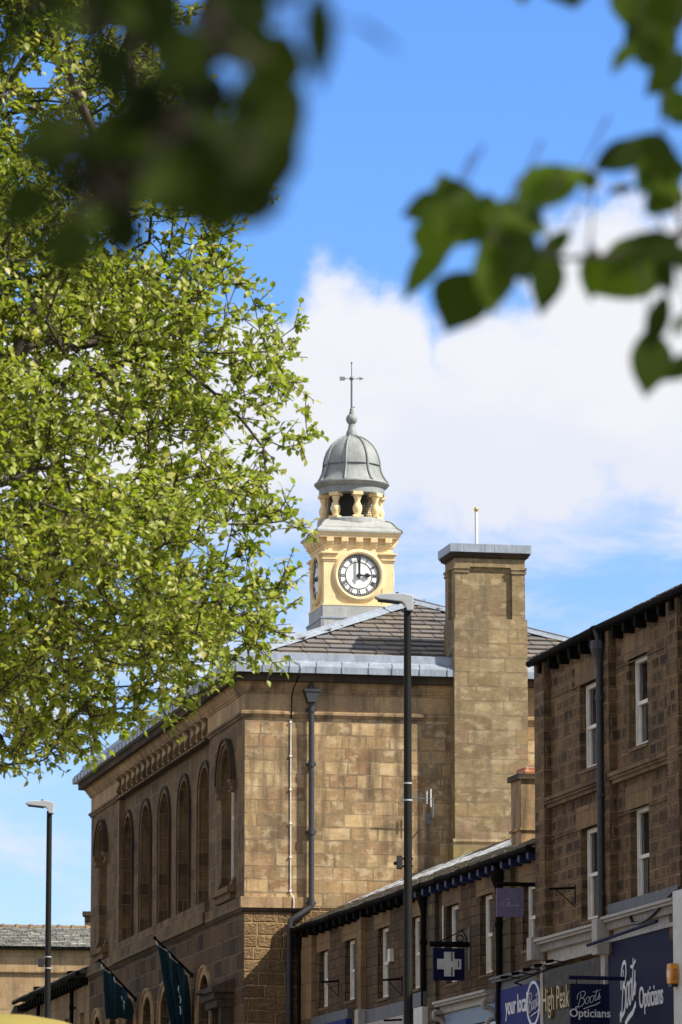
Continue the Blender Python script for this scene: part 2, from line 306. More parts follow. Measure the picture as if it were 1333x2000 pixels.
M['vane']=paint('grey_metal_vane',(.12,.135,.14),.45,.2,6)
M['netting']=paint('bird_netting_wire',(.10,.09,.07),.7,.2)
M['core']=paint('dark_belfry_core',(.02,.019,.017),.9,.3)
M['slate']=slates('stone_slates',[(.15,.125,.10),(.20,.17,.14),(.14,.135,.14),(.17,.145,.135),(.12,.11,.105),(.23,.195,.155)])
M['slate_pale']=slates('lichened_slates',[(.20,.20,.19),(.28,.28,.25),(.16,.16,.16),(.36,.35,.31)],stain=.6,staincol=(.05,.05,.05))
M['slate_terrace']=slates('damp_roof_slates',[(.15,.135,.10),(.22,.20,.16),(.10,.085,.055),(.17,.14,.08)],rough=.6,stain=.35)
M['bluebr']=paint('blue_bracket_paint',(.006,.013,.062),.6,.3,6,.3,(.01,.01,.02))
M['shopwhite']=paint('weathered_shop_white',(.34,.32,.29),.6,.18,4,.5,(.10,.09,.08),streak=True)
M['sky_fascia']=paint('pale_blue_fascia',(.13,.20,.30),.5,.12,3,.3,(.07,.10,.14),streak=True)
M['navy']=paint('navy_sign_board',(.005,.006,.035),.7,.2,2,spec=.15)
M['navy2']=paint('navy_shop_fascia',(.007,.008,.045),.7,.25,2,.3,(.01,.01,.03),spec=.15)
M['royal']=paint('royal_blue_fascia',(.016,.022,.15),.7,.15,2,spec=.15)
M['lilac']=paint('faded_violet_board',(.14,.115,.20),.7,.15,4,.55,(.07,.05,.09),streak=True)
M['letter']=paint('silver_white_lettering',(.62,.63,.66),.4,.08,4)
M['crosswhite']=paint('off_white_cross',(.52,.52,.50),.5,.1,4,.3,(.3,.3,.3))
M['gold']=paint('worn_gilt_lettering',(.30,.22,.08),.35,.3,6,metal=.5)
M['goldball']=paint('gilt_ball',(.55,.38,.08),.3,.2,6,metal=.7)
M['bronze']=paint('brown_glass_board',(.035,.029,.019),.55,.8,5,.6,(.012,.010,.007),spec=.15)
M['orange']=paint('orange_alarm_casing',(.62,.26,.03),.45,.1)
M['cream_box']=paint('ivory_alarm_casing',(.62,.58,.45),.5,.08)
M['teal']=paint('dark_teal_flag_cloth',(.014,.058,.08),.9,.25,4)
M['hem']=paint('white_flag_hem',(.6,.62,.62),.7,.1)
M['post']=paint('grey_lamp_column_paint',(.012,.0125,.011),.6,.12,3,.3,(.02,.02,.02),spec=.15)
M['lamphead']=paint('pale_grey_lamp_head',(.42,.44,.46),.4,.08,4)
M['yellow']=paint('yellow_canopy_cloth',(.25,.20,.045),.8,.08,2)
M['brick']=stone('orange_red_brick',.22,.075,[(.42,.12,.05),(.5,.17,.08),(.36,.1,.05)],soot=.3,bump=.4,mcol=(.3,.25,.2))
M['terracotta']=paint('clay_pot',(.30,.11,.06),.8,.2)
M['asphalt']=paint('asphalt',(.05,.05,.05),.9,.25,8,bump=.4);M['paving']=stone('paving_flags',.9,.6,[(.30,.27,.22),(.35,.32,.26),(.28,.25,.2)],soot=.3,bump=.2)
M['line']=paint('road_paint',(.75,.75,.7),.6,.1)
M['grass']=paint('rough_ground',(.10,.11,.06),.95,.3,.4)
M['glass']=glassmat('window_glass');M['curtain']=paint('net_curtain',(.4,.4,.38),.9,.1,5)
def leafmat(name,cols,trans=.35,rough=.38,spec=.45):
    m,nt,N,L,P=newmat(name);at=N.new('ShaderNodeAttribute');at.attribute_name='tone'
    n=len(cols);col=_ramp(N,L,at.outputs['Fac'],[(i/(n-1),c) for i,c in enumerate(cols)])
    L.new(col,P.inputs['Base Color']);P.inputs['Roughness'].default_value=rough;P.inputs['Specular IOR Level'].default_value=spec
    tr=N.new('ShaderNodeBsdfTranslucent');g=_mix(N,L,1.0,col,(1.3,1.5,.55),'MULTIPLY');L.new(g,tr.inputs[0])
    ms=N.new('ShaderNodeMixShader');ms.inputs[0].default_value=trans;L.new(P.outputs[0],ms.inputs[1]);L.new(tr.outputs[0],ms.inputs[2])
    L.new(ms.outputs[0],N['Material Output'].inputs[0]);return m
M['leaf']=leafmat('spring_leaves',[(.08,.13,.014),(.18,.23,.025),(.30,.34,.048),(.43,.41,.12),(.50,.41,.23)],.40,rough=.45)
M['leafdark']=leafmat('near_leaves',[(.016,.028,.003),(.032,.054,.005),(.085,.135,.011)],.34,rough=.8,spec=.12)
M['leafshade']=leafmat('shaded_near_leaves',[(.010,.015,.003),(.016,.026,.004),(.032,.048,.006)],.18,rough=.85,spec=.08)  # darker copy of the near leaves, with the canopy's shade in the colour
M['bark']=paint('grey_brown_bark',(.055,.042,.033),.95,.35,9,bump=.8)
# ------------------------------------------------------------------ setting
def structure(name,mb,mat): o=mb.build(name,mat);return tag(o,kind='structure')
structure('ground',MB().add([(-3000,-200,0),(3000,-200,0),(3000,5000,0),(-3000,5000,0)],[(0,1,2,3)]),M['grass'])
def strip(mb,x0,x1,y0,y1,z,th=.0):
    f=T;P=lambda x,y,zz:(f.O[0]+x*f.c-y*f.s,f.O[1]+x*f.s+y*f.c,zz)
    if th: mb.add([P(x,y,zz) for zz in (z-th,z) for x,y in ((x0,y0),(x1,y0),(x1,y1),(x0,y1))],[(3,2,1,0),(4,5,6,7),(0,1,5,4),(1,2,6,5),(2,3,7,6),(3,0,4,7)])
    else: mb.add([P(x0,y0,z),P(x1,y0,z),P(x1,y1,z),P(x0,y1,z)],[(0,1,2,3)])
    return mb
structure('road',strip(MB(),-15,-6.8,-112,40,.004),M['asphalt'])
mb=MB();strip(mb,-6.8,-.0,-112,26,.13,.13);structure('pavement',mb,M['paving'])
mb=MB();strip(mb,-34,-15,-112,40,.13,.13);structure('far_pavement',mb,M['paving'])
mb=MB()
for y in range(-110,40,6): strip(mb,-10.95,-10.85,y,y+3,.008)
structure('road_markings',mb,M['line'])
# ------------------------------------------------------------------ shared builders
def colwall(mb,m,u0,u1,z0,z1,w0,w1,openings):
    """wall slab from u0..u1, z0..z1, outer depth w0 to inner w1; openings (a,b,za,zb,arch) ; m maps (u,z,w)"""
    box=lambda a,b,c,d: (b-a>1e-4 and d-c>1e-4) and mb.prism([(a,c),(b,c),(b,d),(a,d)],m,w0,w1)
    cols={}
    for o in openings: cols.setdefault((o[0],o[1]),[]).append(o)
    cur=u0
    for (a,b) in sorted(cols):
        box(cur,a,z0,z1);zc=z0
        for o in sorted(cols[(a,b)],key=lambda q:q[2]):
            box(a,b,zc,o[2])
            if o[4]:
                r=(b-a)/2;zs=o[3]-r;nx=zs+r+.12
                arc=[((a+b)/2-r*math.cos(t),zs+r*math.sin(t)) for t in [math.pi*i/16 for i in range(17)]]
                half=len(arc)//2
                mb.prism([(a,nx)]+arc[:half+1]+[((a+b)/2,nx)],m,w0,w1);mb.prism([((a+b)/2,nx)]+arc[half:]+[(b,nx)],m,w0,w1);zc=nx
            else: zc=o[3]
        box(a,b,zc,z1);cur=b
    box(cur,u1,z0,z1);return mb
def archband(mb,m,a,b,zb,ztop,t,w0,w1,n=16):   # moulded hood round an arched opening, down to zb
    c=(a+b)/2;r=(b-a)/2;zs=ztop-r
    inn=[(a,zb)]+[(c-r*math.cos(math.pi*i/n),zs+r*math.sin(math.pi*i/n)) for i in range(n+1)]+[(b,zb)]
    ro=r+t;out=[(a-t,zb)]+[(c-ro*math.cos(math.pi*i/n),zs+ro*math.sin(math.pi*i/n)) for i in range(n+1)]+[(b+t,zb)]
    for i in range(len(inn)-1): mb.prism([inn[i],inn[i+1],out[i+1],out[i]],m,w0,w1)
    return mb
def slate_field(mb,o,u,v,length,height,inside,w=.42,h=.24,th=.018,jw=.5):
    """individual overlapping slates on a plane: o origin, u along eave, v up slope (unit), n normal"""
    u=Vector(u).normalized();v=Vector(v).normalized();n=u.cross(v)
    if n.z<0:n=-n
    o=Vector(o);j=0;y=0
    while y<height:
        hh=h*random.uniform(.93,1.07);x=-(.5*w if j%2 else 0)-random.random()*.1
        while x<length:
            ww=w*random.uniform(1-jw*.5,1+jw*.5)
            if inside(x+ww/2,y+hh/2):
                l=random.uniform(.0,.012);g=.014
                p=[o+u*(x+g)+v*(y-.03)+n*(th+l+.012),o+u*(x+ww-g)+v*(y-.03)+n*(th+l+.012),o+u*(x+ww-g)+v*(y+hh)+n*.004,o+u*(x+g)+v*(y+hh)+n*.004]
                q=[a-n*th for a in p]
                mb.add(p+q,[(0,1,2,3),(4,7,6,5),(0,4,5,1),(1,5,6,2),(3,2,6,7),(0,3,7,4)])
            x+=ww
        y+=hh;j+=1
    return mb
mxf=lambda u,z,w:(w,u,z)      # wall facing -x : u is y, depth is x
myf=lambda u,z,w:(u,w,z)      # wall facing -y
def sash(parent,y0,y1,z0,z1,x,white=None,split=.5,cur=False,fw=.075):
    white=white or M['white'];mb=MB();zm=z0+(z1-z0)*split
    mb.box(x,x+.09,y0,y0+fw,z0,z1);mb.box(x,x+.09,y1-fw,y1,z0,z1);mb.box(x,x+.09,y0+fw,y1-fw,z1-fw,z1);mb.box(x-.02,x+.09,y0+fw,y1-fw,z0,z0+fw*.9)
    mb.box(x+.015,x+.08,y0+fw,y1-fw,zm-.03,zm+.035)
    # lower sash stiles stand back of the upper
    mb.box(x+.05,x+.11,y0+fw,y0+fw+.04,z0+fw,zm-.03);mb.box(x+.05,x+.11,y1-fw-.04,y1-fw,z0+fw,zm-.03);mb.box(x+.02,x+.075,y0+fw,y0+fw+.03,zm+.03,z1-fw);mb.box(x+.02,x+.075,y1-fw-.03,y1-fw,zm+.03,z1-fw)
    w=mb.build('window',white,parent)
    MB().box(x+.055,x+.06,y0+fw,y1-fw,zm,z1-fw).build('pane',M['glass'],w);MB().box(x+.085,x+.09,y0+fw,y1-fw,z0+fw*.9,zm).build('pane',M['glass'],w)
    if cur: MB().box(x+.14,x+.15,y0+fw,y0+(y1-y0)*.45,z0+.05,z1-.05).build('curtain',M['curtain'],w)
    return w
def gutter(parent,x,y0,y1,z,r=.075,sag=0,mat=None,n=14):
    mb=MB();path=[(x,y0+(y1-y0)*i/n,z+sag*math.sin(i*1.7)*.5) for i in range(n+1)]
    mb.tube(path,r,8)
    for i in range(0,n+1,3): mb.tube([(path[i][0],path[i][1]-.03,path[i][2]),(path[i][0],path[i][1]+.03,path[i][2])],r*1.18,8)
    return mb.build('gutter',mat or M['irondark'],parent,smooth=True)
def downpipe(parent,x,y,ztop,zbot,r=.06,mat=None,hop=True,eave=None):
    mb=MB();mb.tube([(x,y,zbot),(x,y,ztop)],r,10)
    z=ztop-.6
    while z>zbot: mb.tube([(x,y,z-.05),(x,y,z+.05)],r*1.28,10);mb.box(x,x+r+.12,y-r*1.6,y+r*1.6,z-.02,z+.02);z-=1.75
    o=mb.build('downpipe',mat or M['iron'],parent,smooth=True)
    if hop:
        h=MB();h.lathe([(r*1.1,0),(r*1.3,.1),(r*2.3,.26),(r*2.5,.28),(r*2.5,.42),(r*2.2,.44)],(x,y,ztop),12)
        h.build('hopper',mat or M['iron'],o)
        if eave: MB().tube([(x,y,ztop+.4),(x-.05,y,eave[1]-.05),(eave[0],y,eave[1])],r*.8,8).build('swan_neck',mat or M['iron'],o)
    return o
# ------------------------------------------------------------------ THE HALL
hall=empty('town_hall',(H.O[0],H.O[1],0),ALPHA,label='large sandstone public hall with hipped slate roof, lead eaves and a domed cream clock tower',cat='building')
HX1,HY1=10.2,23.93
def hallwalls():
    # side wall (faces the camera, sunlit)
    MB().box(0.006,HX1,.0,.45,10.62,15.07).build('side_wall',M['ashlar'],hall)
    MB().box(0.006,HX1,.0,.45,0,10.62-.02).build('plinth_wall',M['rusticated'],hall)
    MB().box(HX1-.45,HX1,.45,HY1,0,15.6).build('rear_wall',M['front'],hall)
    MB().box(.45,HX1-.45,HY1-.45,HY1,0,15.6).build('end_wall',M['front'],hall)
    # front wall: two end pavilions and a recessed centre of five blind arches
    a0,a1=H.X(458,1600)[0],H.X(428,1600)[0]
    W0=(a0+.05,a1-.35,11.2,14.52,True)
    f0,f1=20.95,22.75
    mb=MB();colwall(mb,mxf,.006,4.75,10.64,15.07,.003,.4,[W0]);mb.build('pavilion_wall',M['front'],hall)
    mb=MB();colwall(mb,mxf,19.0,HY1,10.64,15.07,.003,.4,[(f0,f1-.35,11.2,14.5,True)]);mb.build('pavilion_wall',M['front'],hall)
    R=.12
    cen=[]
    c0=H.X(402,1493,R)[0];c4=H.X(252,1589,R)[0]
    for i in range(5):
        c=c0+(c4-c0)*i/4;cen.append((c-.78,c+.72,11.15,14.48,True))
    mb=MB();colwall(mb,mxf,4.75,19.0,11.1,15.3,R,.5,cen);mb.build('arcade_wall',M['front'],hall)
    for (a,b,z0,z1,_) in cen:
        r=(b-a)/2
        p=MB();archband(p,mxf,a,b,z0,z1,.11,R-.045,R+.02);ar=p.build('arch_surround',M['front'],hall)
        p=MB();archband(p,mxf,a-.11,b+.11,z0+.02,z1+.11,.06,R-.07,R+.0);p.build('hood_mould',M['dark_trim'],ar)
        MB().box(R+.30,R+.36,a-.05,b+.05,z0,z1+.05).build('blind_panel',M['jamb'],hall)
    MB().box(-.10,.3,4.75,19.0,10.64,11.13).build('sill_course',M['front'],hall)
    # pavilion windows: moulded hood on capitals, bracketed sill
    for (a,b) in ((W0[0],W0[1]),(f0,f1-.35)):
        p=MB();ztop=14.52;c=(a+b)/2;r=(b-a)/2;zs=ztop-r
        for k,(t,e) in enumerate(((.09,-.05),(.2,-.10))): archband(p,mxf,a-(0 if k==0 else .09),b+(0 if k==0 else .09),zs,ztop+(0 if k==0 else .09),.09,e,.05)
        hd=p.build('arch_hood',M['front'],hall);p=MB();archband(p,mxf,a-.18,b+.18,zs-.02,ztop+.18,.05,-.14,.03);p.build('hood_mould',M['dark_trim'],hd)
        for yy in (a-.1,b+.1):
            q=MB();q.box(-.15,.1,yy-.13,yy+.13,zs-.07,zs);q.box(-.12,.1,yy-.11,yy+.11,zs-.12,zs-.07);q.box(-.09,.1,yy-.09,yy+.09,zs-.25,zs-.12);q.box(-.12,.1,yy-.11,yy+.11,zs-.29,zs-.25)
            q.build('capital',M['trim_sooty'],hall)
        s=MB();s.box(-.2,.3,a-.3,b+.3,11.06,11.2);s.box(-.12,.1,a-.2,b+.2,10.9,11.06)
        s.prism([(-.12,11.2),(.1,11.2),(.1,11.42),(-.02,11.42)],lambda x,z,y:(x,y,z),a-.25,a+.02);s.prism([(-.12,11.2),(.1,11.2),(.1,11.42),(-.02,11.42)],lambda x,z,y:(x,y,z),b-.02,b+.25)
        s.build('window_sill',M['front'],hall)
        fx=.24;w=MB()
        w.box(fx,fx+.08,a,a+.11,11.2,ztop-r);w.box(fx,fx+.08,b-.11,b,11.2,ztop-r);w.box(fx,fx+.08,a+.11,b-.11,11.2,11.32);w.box(fx+.01,fx+.07,a+.11,b-.11,12.9,12.99)
        archband(w,mxf,a+.11,b-.11,zs,ztop-.11,.11,fx,fx+.08)
        wo=w.build('window',M['white'],hall);MB().box(fx+.05,fx+.055,a+.02,b-.02,11.2,zs+.2).build('pane',M['glass'],wo)
        MB().box(.42,.45,a-.2,b+.2,11.0,15.0).build('inner_blind',M['core'],wo)
    # ground floor front with round arches
    g=[];
    gc0=H.X(400,1889)[0];pitch=(H.X(324,1917)[0]-gc0)/2
    for i in range(7):
        c=gc0+pitch*i
        if c+.9<HY1: g.append((c-.85,c+.75,5.6,9.42,True))
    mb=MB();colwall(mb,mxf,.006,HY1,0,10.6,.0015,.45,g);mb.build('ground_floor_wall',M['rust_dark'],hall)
    for (a,b,z0,z1,_) in g:
        p=MB();archband(p,mxf,a,b,z0,z1,.17,-.03,.05);archband(p,mxf,a-.17,b+.17,z0,z1+.17,.06,-.07,.03)
        p.build('arch_surround',M['trim'],hall)
        w=MB();w.box(.36,.42,a,b,z0,z1-.8);archband(w,mxf,a+.1,b-.1,z1-.8,z1-.1,.1,.36,.42);w.box(.35,.43,(a+b)/2-.04,(a+b)/2+.04,z0,z1);wo=w.build('window',M['jamb'],hall)
        MB().box(.43,.44,a,b,z0,z1).build('pane',M['glass'],wo)
    # door hood on the front near the corner
    d=MB();ya,za=H.X(452,1950);d.box(-.55,.0,1.15,3.0,8.75,8.88);d.box(-.48,.0,1.25,2.9,8.6,8.75);d.box(-.4,0,1.3,2.85,8.42,8.6);d.box(-.3,0,1.35,1.6,7.7,8.42);d.box(-.3,0,2.5,2.75,7.7,8.42);d.prism([(-.5,8.88),(0,8.88),(0,9.08)],lambda x,z,y:(x,y,z),1.2,2.95)
    d.build('door_hood',M['dark_trim'],hall)
    MB().box(.02,.1,1.4,2.7,0,8.42).build('door_case',M['jamb'],hall)
hallwalls()
def hallmould():
    R=lambda name,mat,prof,**k:MB().ring(prof,0,HX1,0,HY1).build(name,mat,hall,**k)
    # ledge between storeys: deep band on the front, stops on the side wall
    zb,zt=10.60,10.86
    L=MB();L.box(-.09,1.54,-.09,-.001,zb,zt);L.build('ledge',M['trim'],hall,bevel=.006)
    L=MB();L.box(-.09,-.001,-.001,4.75,zb,zt);L.box(-.15,-.003,4.75,19,zb,zt-.0);L.box(-.10,-.003,19,HY1+.1,zb,zt);L.build('front_ledge',M['front'],hall)
    L=MB();L.prism([(0,zb-.1),(-.05,zb-.06),(-.07,zb),(0,zb)],lambda x,z,y:(x,y,z),-.0,HY1);L.prism([(0,zb-.1),(-.05,zb-.06),(-.07,zb),(0,zb)],lambda y,z,x:(x,y,z),-.07,1.54)
    L.build('ledge_moulding',M['dark_trim'],hall)
    # frieze blocks
    MB().ring([(0.004,15.16),(.004,15.56),(-.42,15.56),(-.42,15.16)],0,HX1,0,HY1).build('frieze',M['smoothtrim'],hall)
    # string course
    pr=[(0,15.02),(.035,15.02),(.045,15.05),(.05,15.075),(.085,15.08),(.085,15.135),(.05,15.155),(0,15.16)]
    MB().prism([(-o,z) for o,z in pr],lambda y,z,x:(x,y,z),-.085,HX1).build('string_course',M['trim'],hall)
    for a_,b_ in ((.0,4.75),(19,HY1)): MB().prism([(-o,z) for o,z in pr],lambda x,z,y:(x,y,z),a_,b_).build('string_course',M['trim_sooty'],hall)
    R('cornice',M['trim'],[(-.02,15.56),(.03,15.56),(.04,15.60),(.07,15.61),(.07,15.65),(.10,15.68),(.15,15.76),(.155,15.79),(.19,15.79),(.19,15.82),(-.02,15.82)])
    R('corona',M['dark_trim'],[(-.02,15.82),(.30,15.82),(.33,15.83),(.33,16.02),(-.02,16.02)])
    EL=MB().ring([(-.1,16.02),(.44,16.02),(.46,16.0),(.48,16.0),(.48,16.155),(.46,16.17),(.27,16.285),(.25,16.31),(.24,16.48),(.18,16.50),(-.02,16.50),(-.02,16.3)],0,HX1,0,HY1)
    # lead rolls (standing seams) along both visible eaves
    def rolls(mb,n0,n1,step,fn):
        x=n0
        while x<n1:
            xx=x+random.uniform(-.04,.04);mb.tube([fn(xx,.492,16.0),fn(xx,.49,16.15),fn(xx+.02,.465,16.185),fn(xx+.05,.27,16.30)],.014,5);x+=step
    mb=EL;rolls(mb,-.3,5.0,.62,lambda t,o,z:(t,-o,z));rolls(mb,7.0,10.5,.62,lambda t,o,z:(t,-o,z));rolls(mb,-.2,24,.62,lambda t,o,z:(-o,t,z));mb.build('eaves_lead',M['lead'],hall)
    # cable over the eave then clipped down the wall
    c=[(1.02,-.255,16.45),(1.05,-.28,16.34),(1.12,-.36,16.26),(1.22,-.47,16.2),(1.23,-.50,16.1),(1.22,-.5,15.99)]
    MB().tube(c,.016,6).build('roof_cable',M['lead'],hall)
    MB().tube([(1.2,-.34,15.95),(1.15,-.34,15.8),(1.12,-.2,15.7),(1.085,-.1,15.5),(1.085,-.095,15.14),(1.08,-.03,14.98)],.016,6).build('wall_cable',M['irondark'],hall)
    w=MB();w.tube([(1.08,-.02,14.98),(1.08,-.02,10.95),(1.13,-.05,10.88),(1.14,-.11,10.82),(1.14,-.11,10.6)],.014,6)
    z=14.9
    while z>11:w.box(1.05,1.11,-.045,0,z-.02,z+.02);z-=.78
    w.build('wall_cable',M['white'],hall)
    MB().tube([(1.14,-.02,10.6),(1.13,-.02,6.)],.014,6).build('wall_cable',M['irondark'],hall)
    # corbel table of the recessed centre
    n=17
    MB().box(-.10,.1,4.8,18.95,15.0,15.06).build('corbel_ledge',M['dark_trim'],hall)
    MB().box(.1,.12,4.75,19,15.06,15.56).build('corbel_back',M['dark_trim'],hall)
    w=MB()
    for i in range(34):
        y=4.95+i*.41;w.box(-.11,-.098,y,y+.17,15.012,15.045)
    w.build('corbel_ledge_bead',M['trim'],hall)
    for i in range(n):
        y=5.1+i*(13.5/(n-1));c=MB();prf=[]
        for t in range(11):
            q=t/10;prf.append((.1-(.09+.17*q+.085*math.sin(q*math.pi*2)),15.07+q*.5))
        poly=prf+[(.12,15.57),(.12,15.07)]
        c.prism(poly,lambda x,z,yy:(x,yy,z),y-.10,y+.10);c.build('corbel',M['front'],hall)
    # pilaster strip between arcade and far pavilion, small vents
    MB().box(-.02,.12,18.7,19.0,11.13,15.0).build('pilaster_strip',M['dress'],hall)
    v=MB();y,z=H.X(466,1640);v.box(-.006,.02,y-.1,y+.1,z-.13,z+.13);y,z=H.X(466,1720);v.box(-.006,.02,y-.1,y+.1,z-.13,z+.13);v.build('air_brick',M['jamb'],hall)
hallmould()
def hallroof():
    e0=.2;ze=16.32;ax,ay=5.1,5.1;za=18.52;yb=HY1-ay
    A=(ax,ay,za);B=(ax,yb,za);c=[(-e0,-e0,ze),(HX1+e0,-e0,ze),(HX1+e0,HY1+e0,ze),(-e0,HY1+e0,ze)]
    base=MB();base.add(c+[A,B],[(0,1,4),(1,2,5,4),(2,3,5),(3,0,4,5),(0,3,2,1)]).build('roof_deck',M['lead_dark'],hall)
    s=MB();W_=HX1+2*e0;run=ay+e0;sl=math.hypot(run,za-ze)
    slate_field(s,(-e0,-e0,ze+.005),(1,0,0),(0,run,za-ze),W_,sl,lambda x,y:y<=min(x,W_-x)*sl/run*1.0-.02,w=.52,h=.40,th=.03)
    L_=HY1+2*e0
    slate_field(s,(-e0,-e0,ze+.005),(0,1,0),(run,0,za-ze),L_,sl,lambda x,y:y<=min(x,L_-x)*sl/run-.02,w=.52,h=.40,th=.03)
    slate_field(s,(HX1+e0,-e0,ze+.005),(0,1,0),(-run,0,za-ze),L_,sl,lambda x,y:y<=min(x,L_-x)*sl/run-.02,w=.52,h=.40,th=.03)
    s.build('roof_slates',M['slate'],hall,recalc=False)
    def flash(p,q,name='hip_flashing'):
        p=Vector(p);q=Vector(q);d=(q-p).normalized();side=d.cross(Vector((0,0,1))).normalized();up=Vector((0,0,1))
        m=MB();n=9
        for i in range(n):
            a=p+(q-p)*(i/n);b=p+(q-p)*((i+1)/n)+d*.03;h=.085+.006*(i%2)
            drop=.085
            m.add([a+side*.2+up*(h-drop),a+up*(h+.03),a-side*.2+up*(h-drop),b+side*.2+up*(h-drop),b+up*(h+.03),b-side*.2+up*(h-drop)],[(0,1,4,3),(1,2,5,4),(0,3,5,2),(0,2,1),(3,4,5)])
        m.tube([p+up*.115,q+up*.115],.03,6)
        return m.build(name,M['lead'],hall)
    flash(c[0],A);flash(c[1],A);flash(A,B,'ridge_flashing');flash(c[3],B);flash(c[2],B)
hallroof()
def stack():
    S=MB();yF=-.505;yB=.62
    S.box(4.853,6.60,yF,yB,12.21,17.38);S.box(4.80,6.64,yF-.05,yB+.02,0,12.17)
    S.prism([(yF-.05,12.17),(yF,12.23),(yF,12.1),(yF-.05,12.1)],lambda y,z,x:(x,y,z),4.8,6.64)
    S.box(4.96,6.49,yF+.10,yB-.05,17.38,18.62)   # recessed panel core
    chim=S.build('chimney_stack',M['chimney'],hall)
    for x0,x1 in ((4.885,5.19),(6.245,6.555)):
        pass
        for ya,yb in ((yF+.02,yF+.32),(yB-.35,yB-.03)):
            P_=MB();P_.box(x0,x1,ya,yb,17.38,18.46);P_.box(x0-.03,x1+.03,ya-.03,yb+.03,18.46,18.50);P_.box(x0-.015,x1+.015,ya-.015,yb+.015,18.50,18.55);P_.box(x0-.04,x1+.04,ya-.04,yb+.04,18.55,18.60);P_.build('corner_pilaster',M['chimney'],chim)
    Q=MB();Q.box(4.885,6.555,yF+.02,yB-.03,18.602,18.80);Q.build('chimney_frieze',M['chimney'],chim)
    Q=MB();Q.box(4.85,6.59,yF-.01,yB,18.80,18.83);Q.box(4.80,6.63,yF-.06,yB+.05,18.83,18.88);Q.box(4.77,6.66,yF-.09,yB+.08,18.88,18.925);Q.build('chimney_cornice',M['dark_trim'],chim)
    Q=MB();x=4.74
    for w in (.32,.5,.24,.52,.36):
        Q.box(x+.003,x+w-.003,yF-.12,yB+.11,18.927,19.12);x+=w
    Q.build('chimney_cap',M['lead'],chim)
    mb=MB();mb.prism([(4.55,16.2),(4.85,16.2),(4.85,16.62)],lambda x,z,y:(x,y,z),-.2,-.12);mb.build('flashing_stay',M['lead_dark'],chim)
stack()
# rain-water goods on the side wall
x_,z_=H.Y(606,1345,-.15)
d=MB();PX=1.545
d.tube([(PX,-.13,10.75),(PX,-.13,15.45)],.065,12)
for z in (15.2,13.93,12.36,10.72):
    d.tube([(PX,-.13,z-.06),(PX,-.13,z+.06)],.085,12);d.box(PX-.12,PX+.12,-.10,0,z-.025,z+.025)
dp=d.build('downpipe',M['iron'],hall,smooth=True)
d=MB();d.prism([(-.1,15.36),(.1,15.36),(.17,15.6),(-.17,15.6)],lambda a,z,y:(PX+a,y,z),-.27,-.005);d.box(PX-.19,PX+.19,-.29,-.005,15.6,15.66);d.tube([(PX,-.15,15.6),(PX-.03,-.15,15.86)],.06,10);d.build('hopper',M['iron'],dp)
d=MB();d.tube([(PX,-.13,10.78),(PX,-.14,10.66),(PX-.08,-.16,10.58),(1.12,-.2,10.36),(1.05,-.2,10.3),(1.02,-.19,10.15),(1.02,-.15,6.0)],.065,12)
for z in (10.1,9.0,7.6):d.tube([(1.02,-.17,z-.05),(1.02,-.17,z+.05)],.085,12)
d.build('pipe_offset',M['iron'],dp,smooth=True)
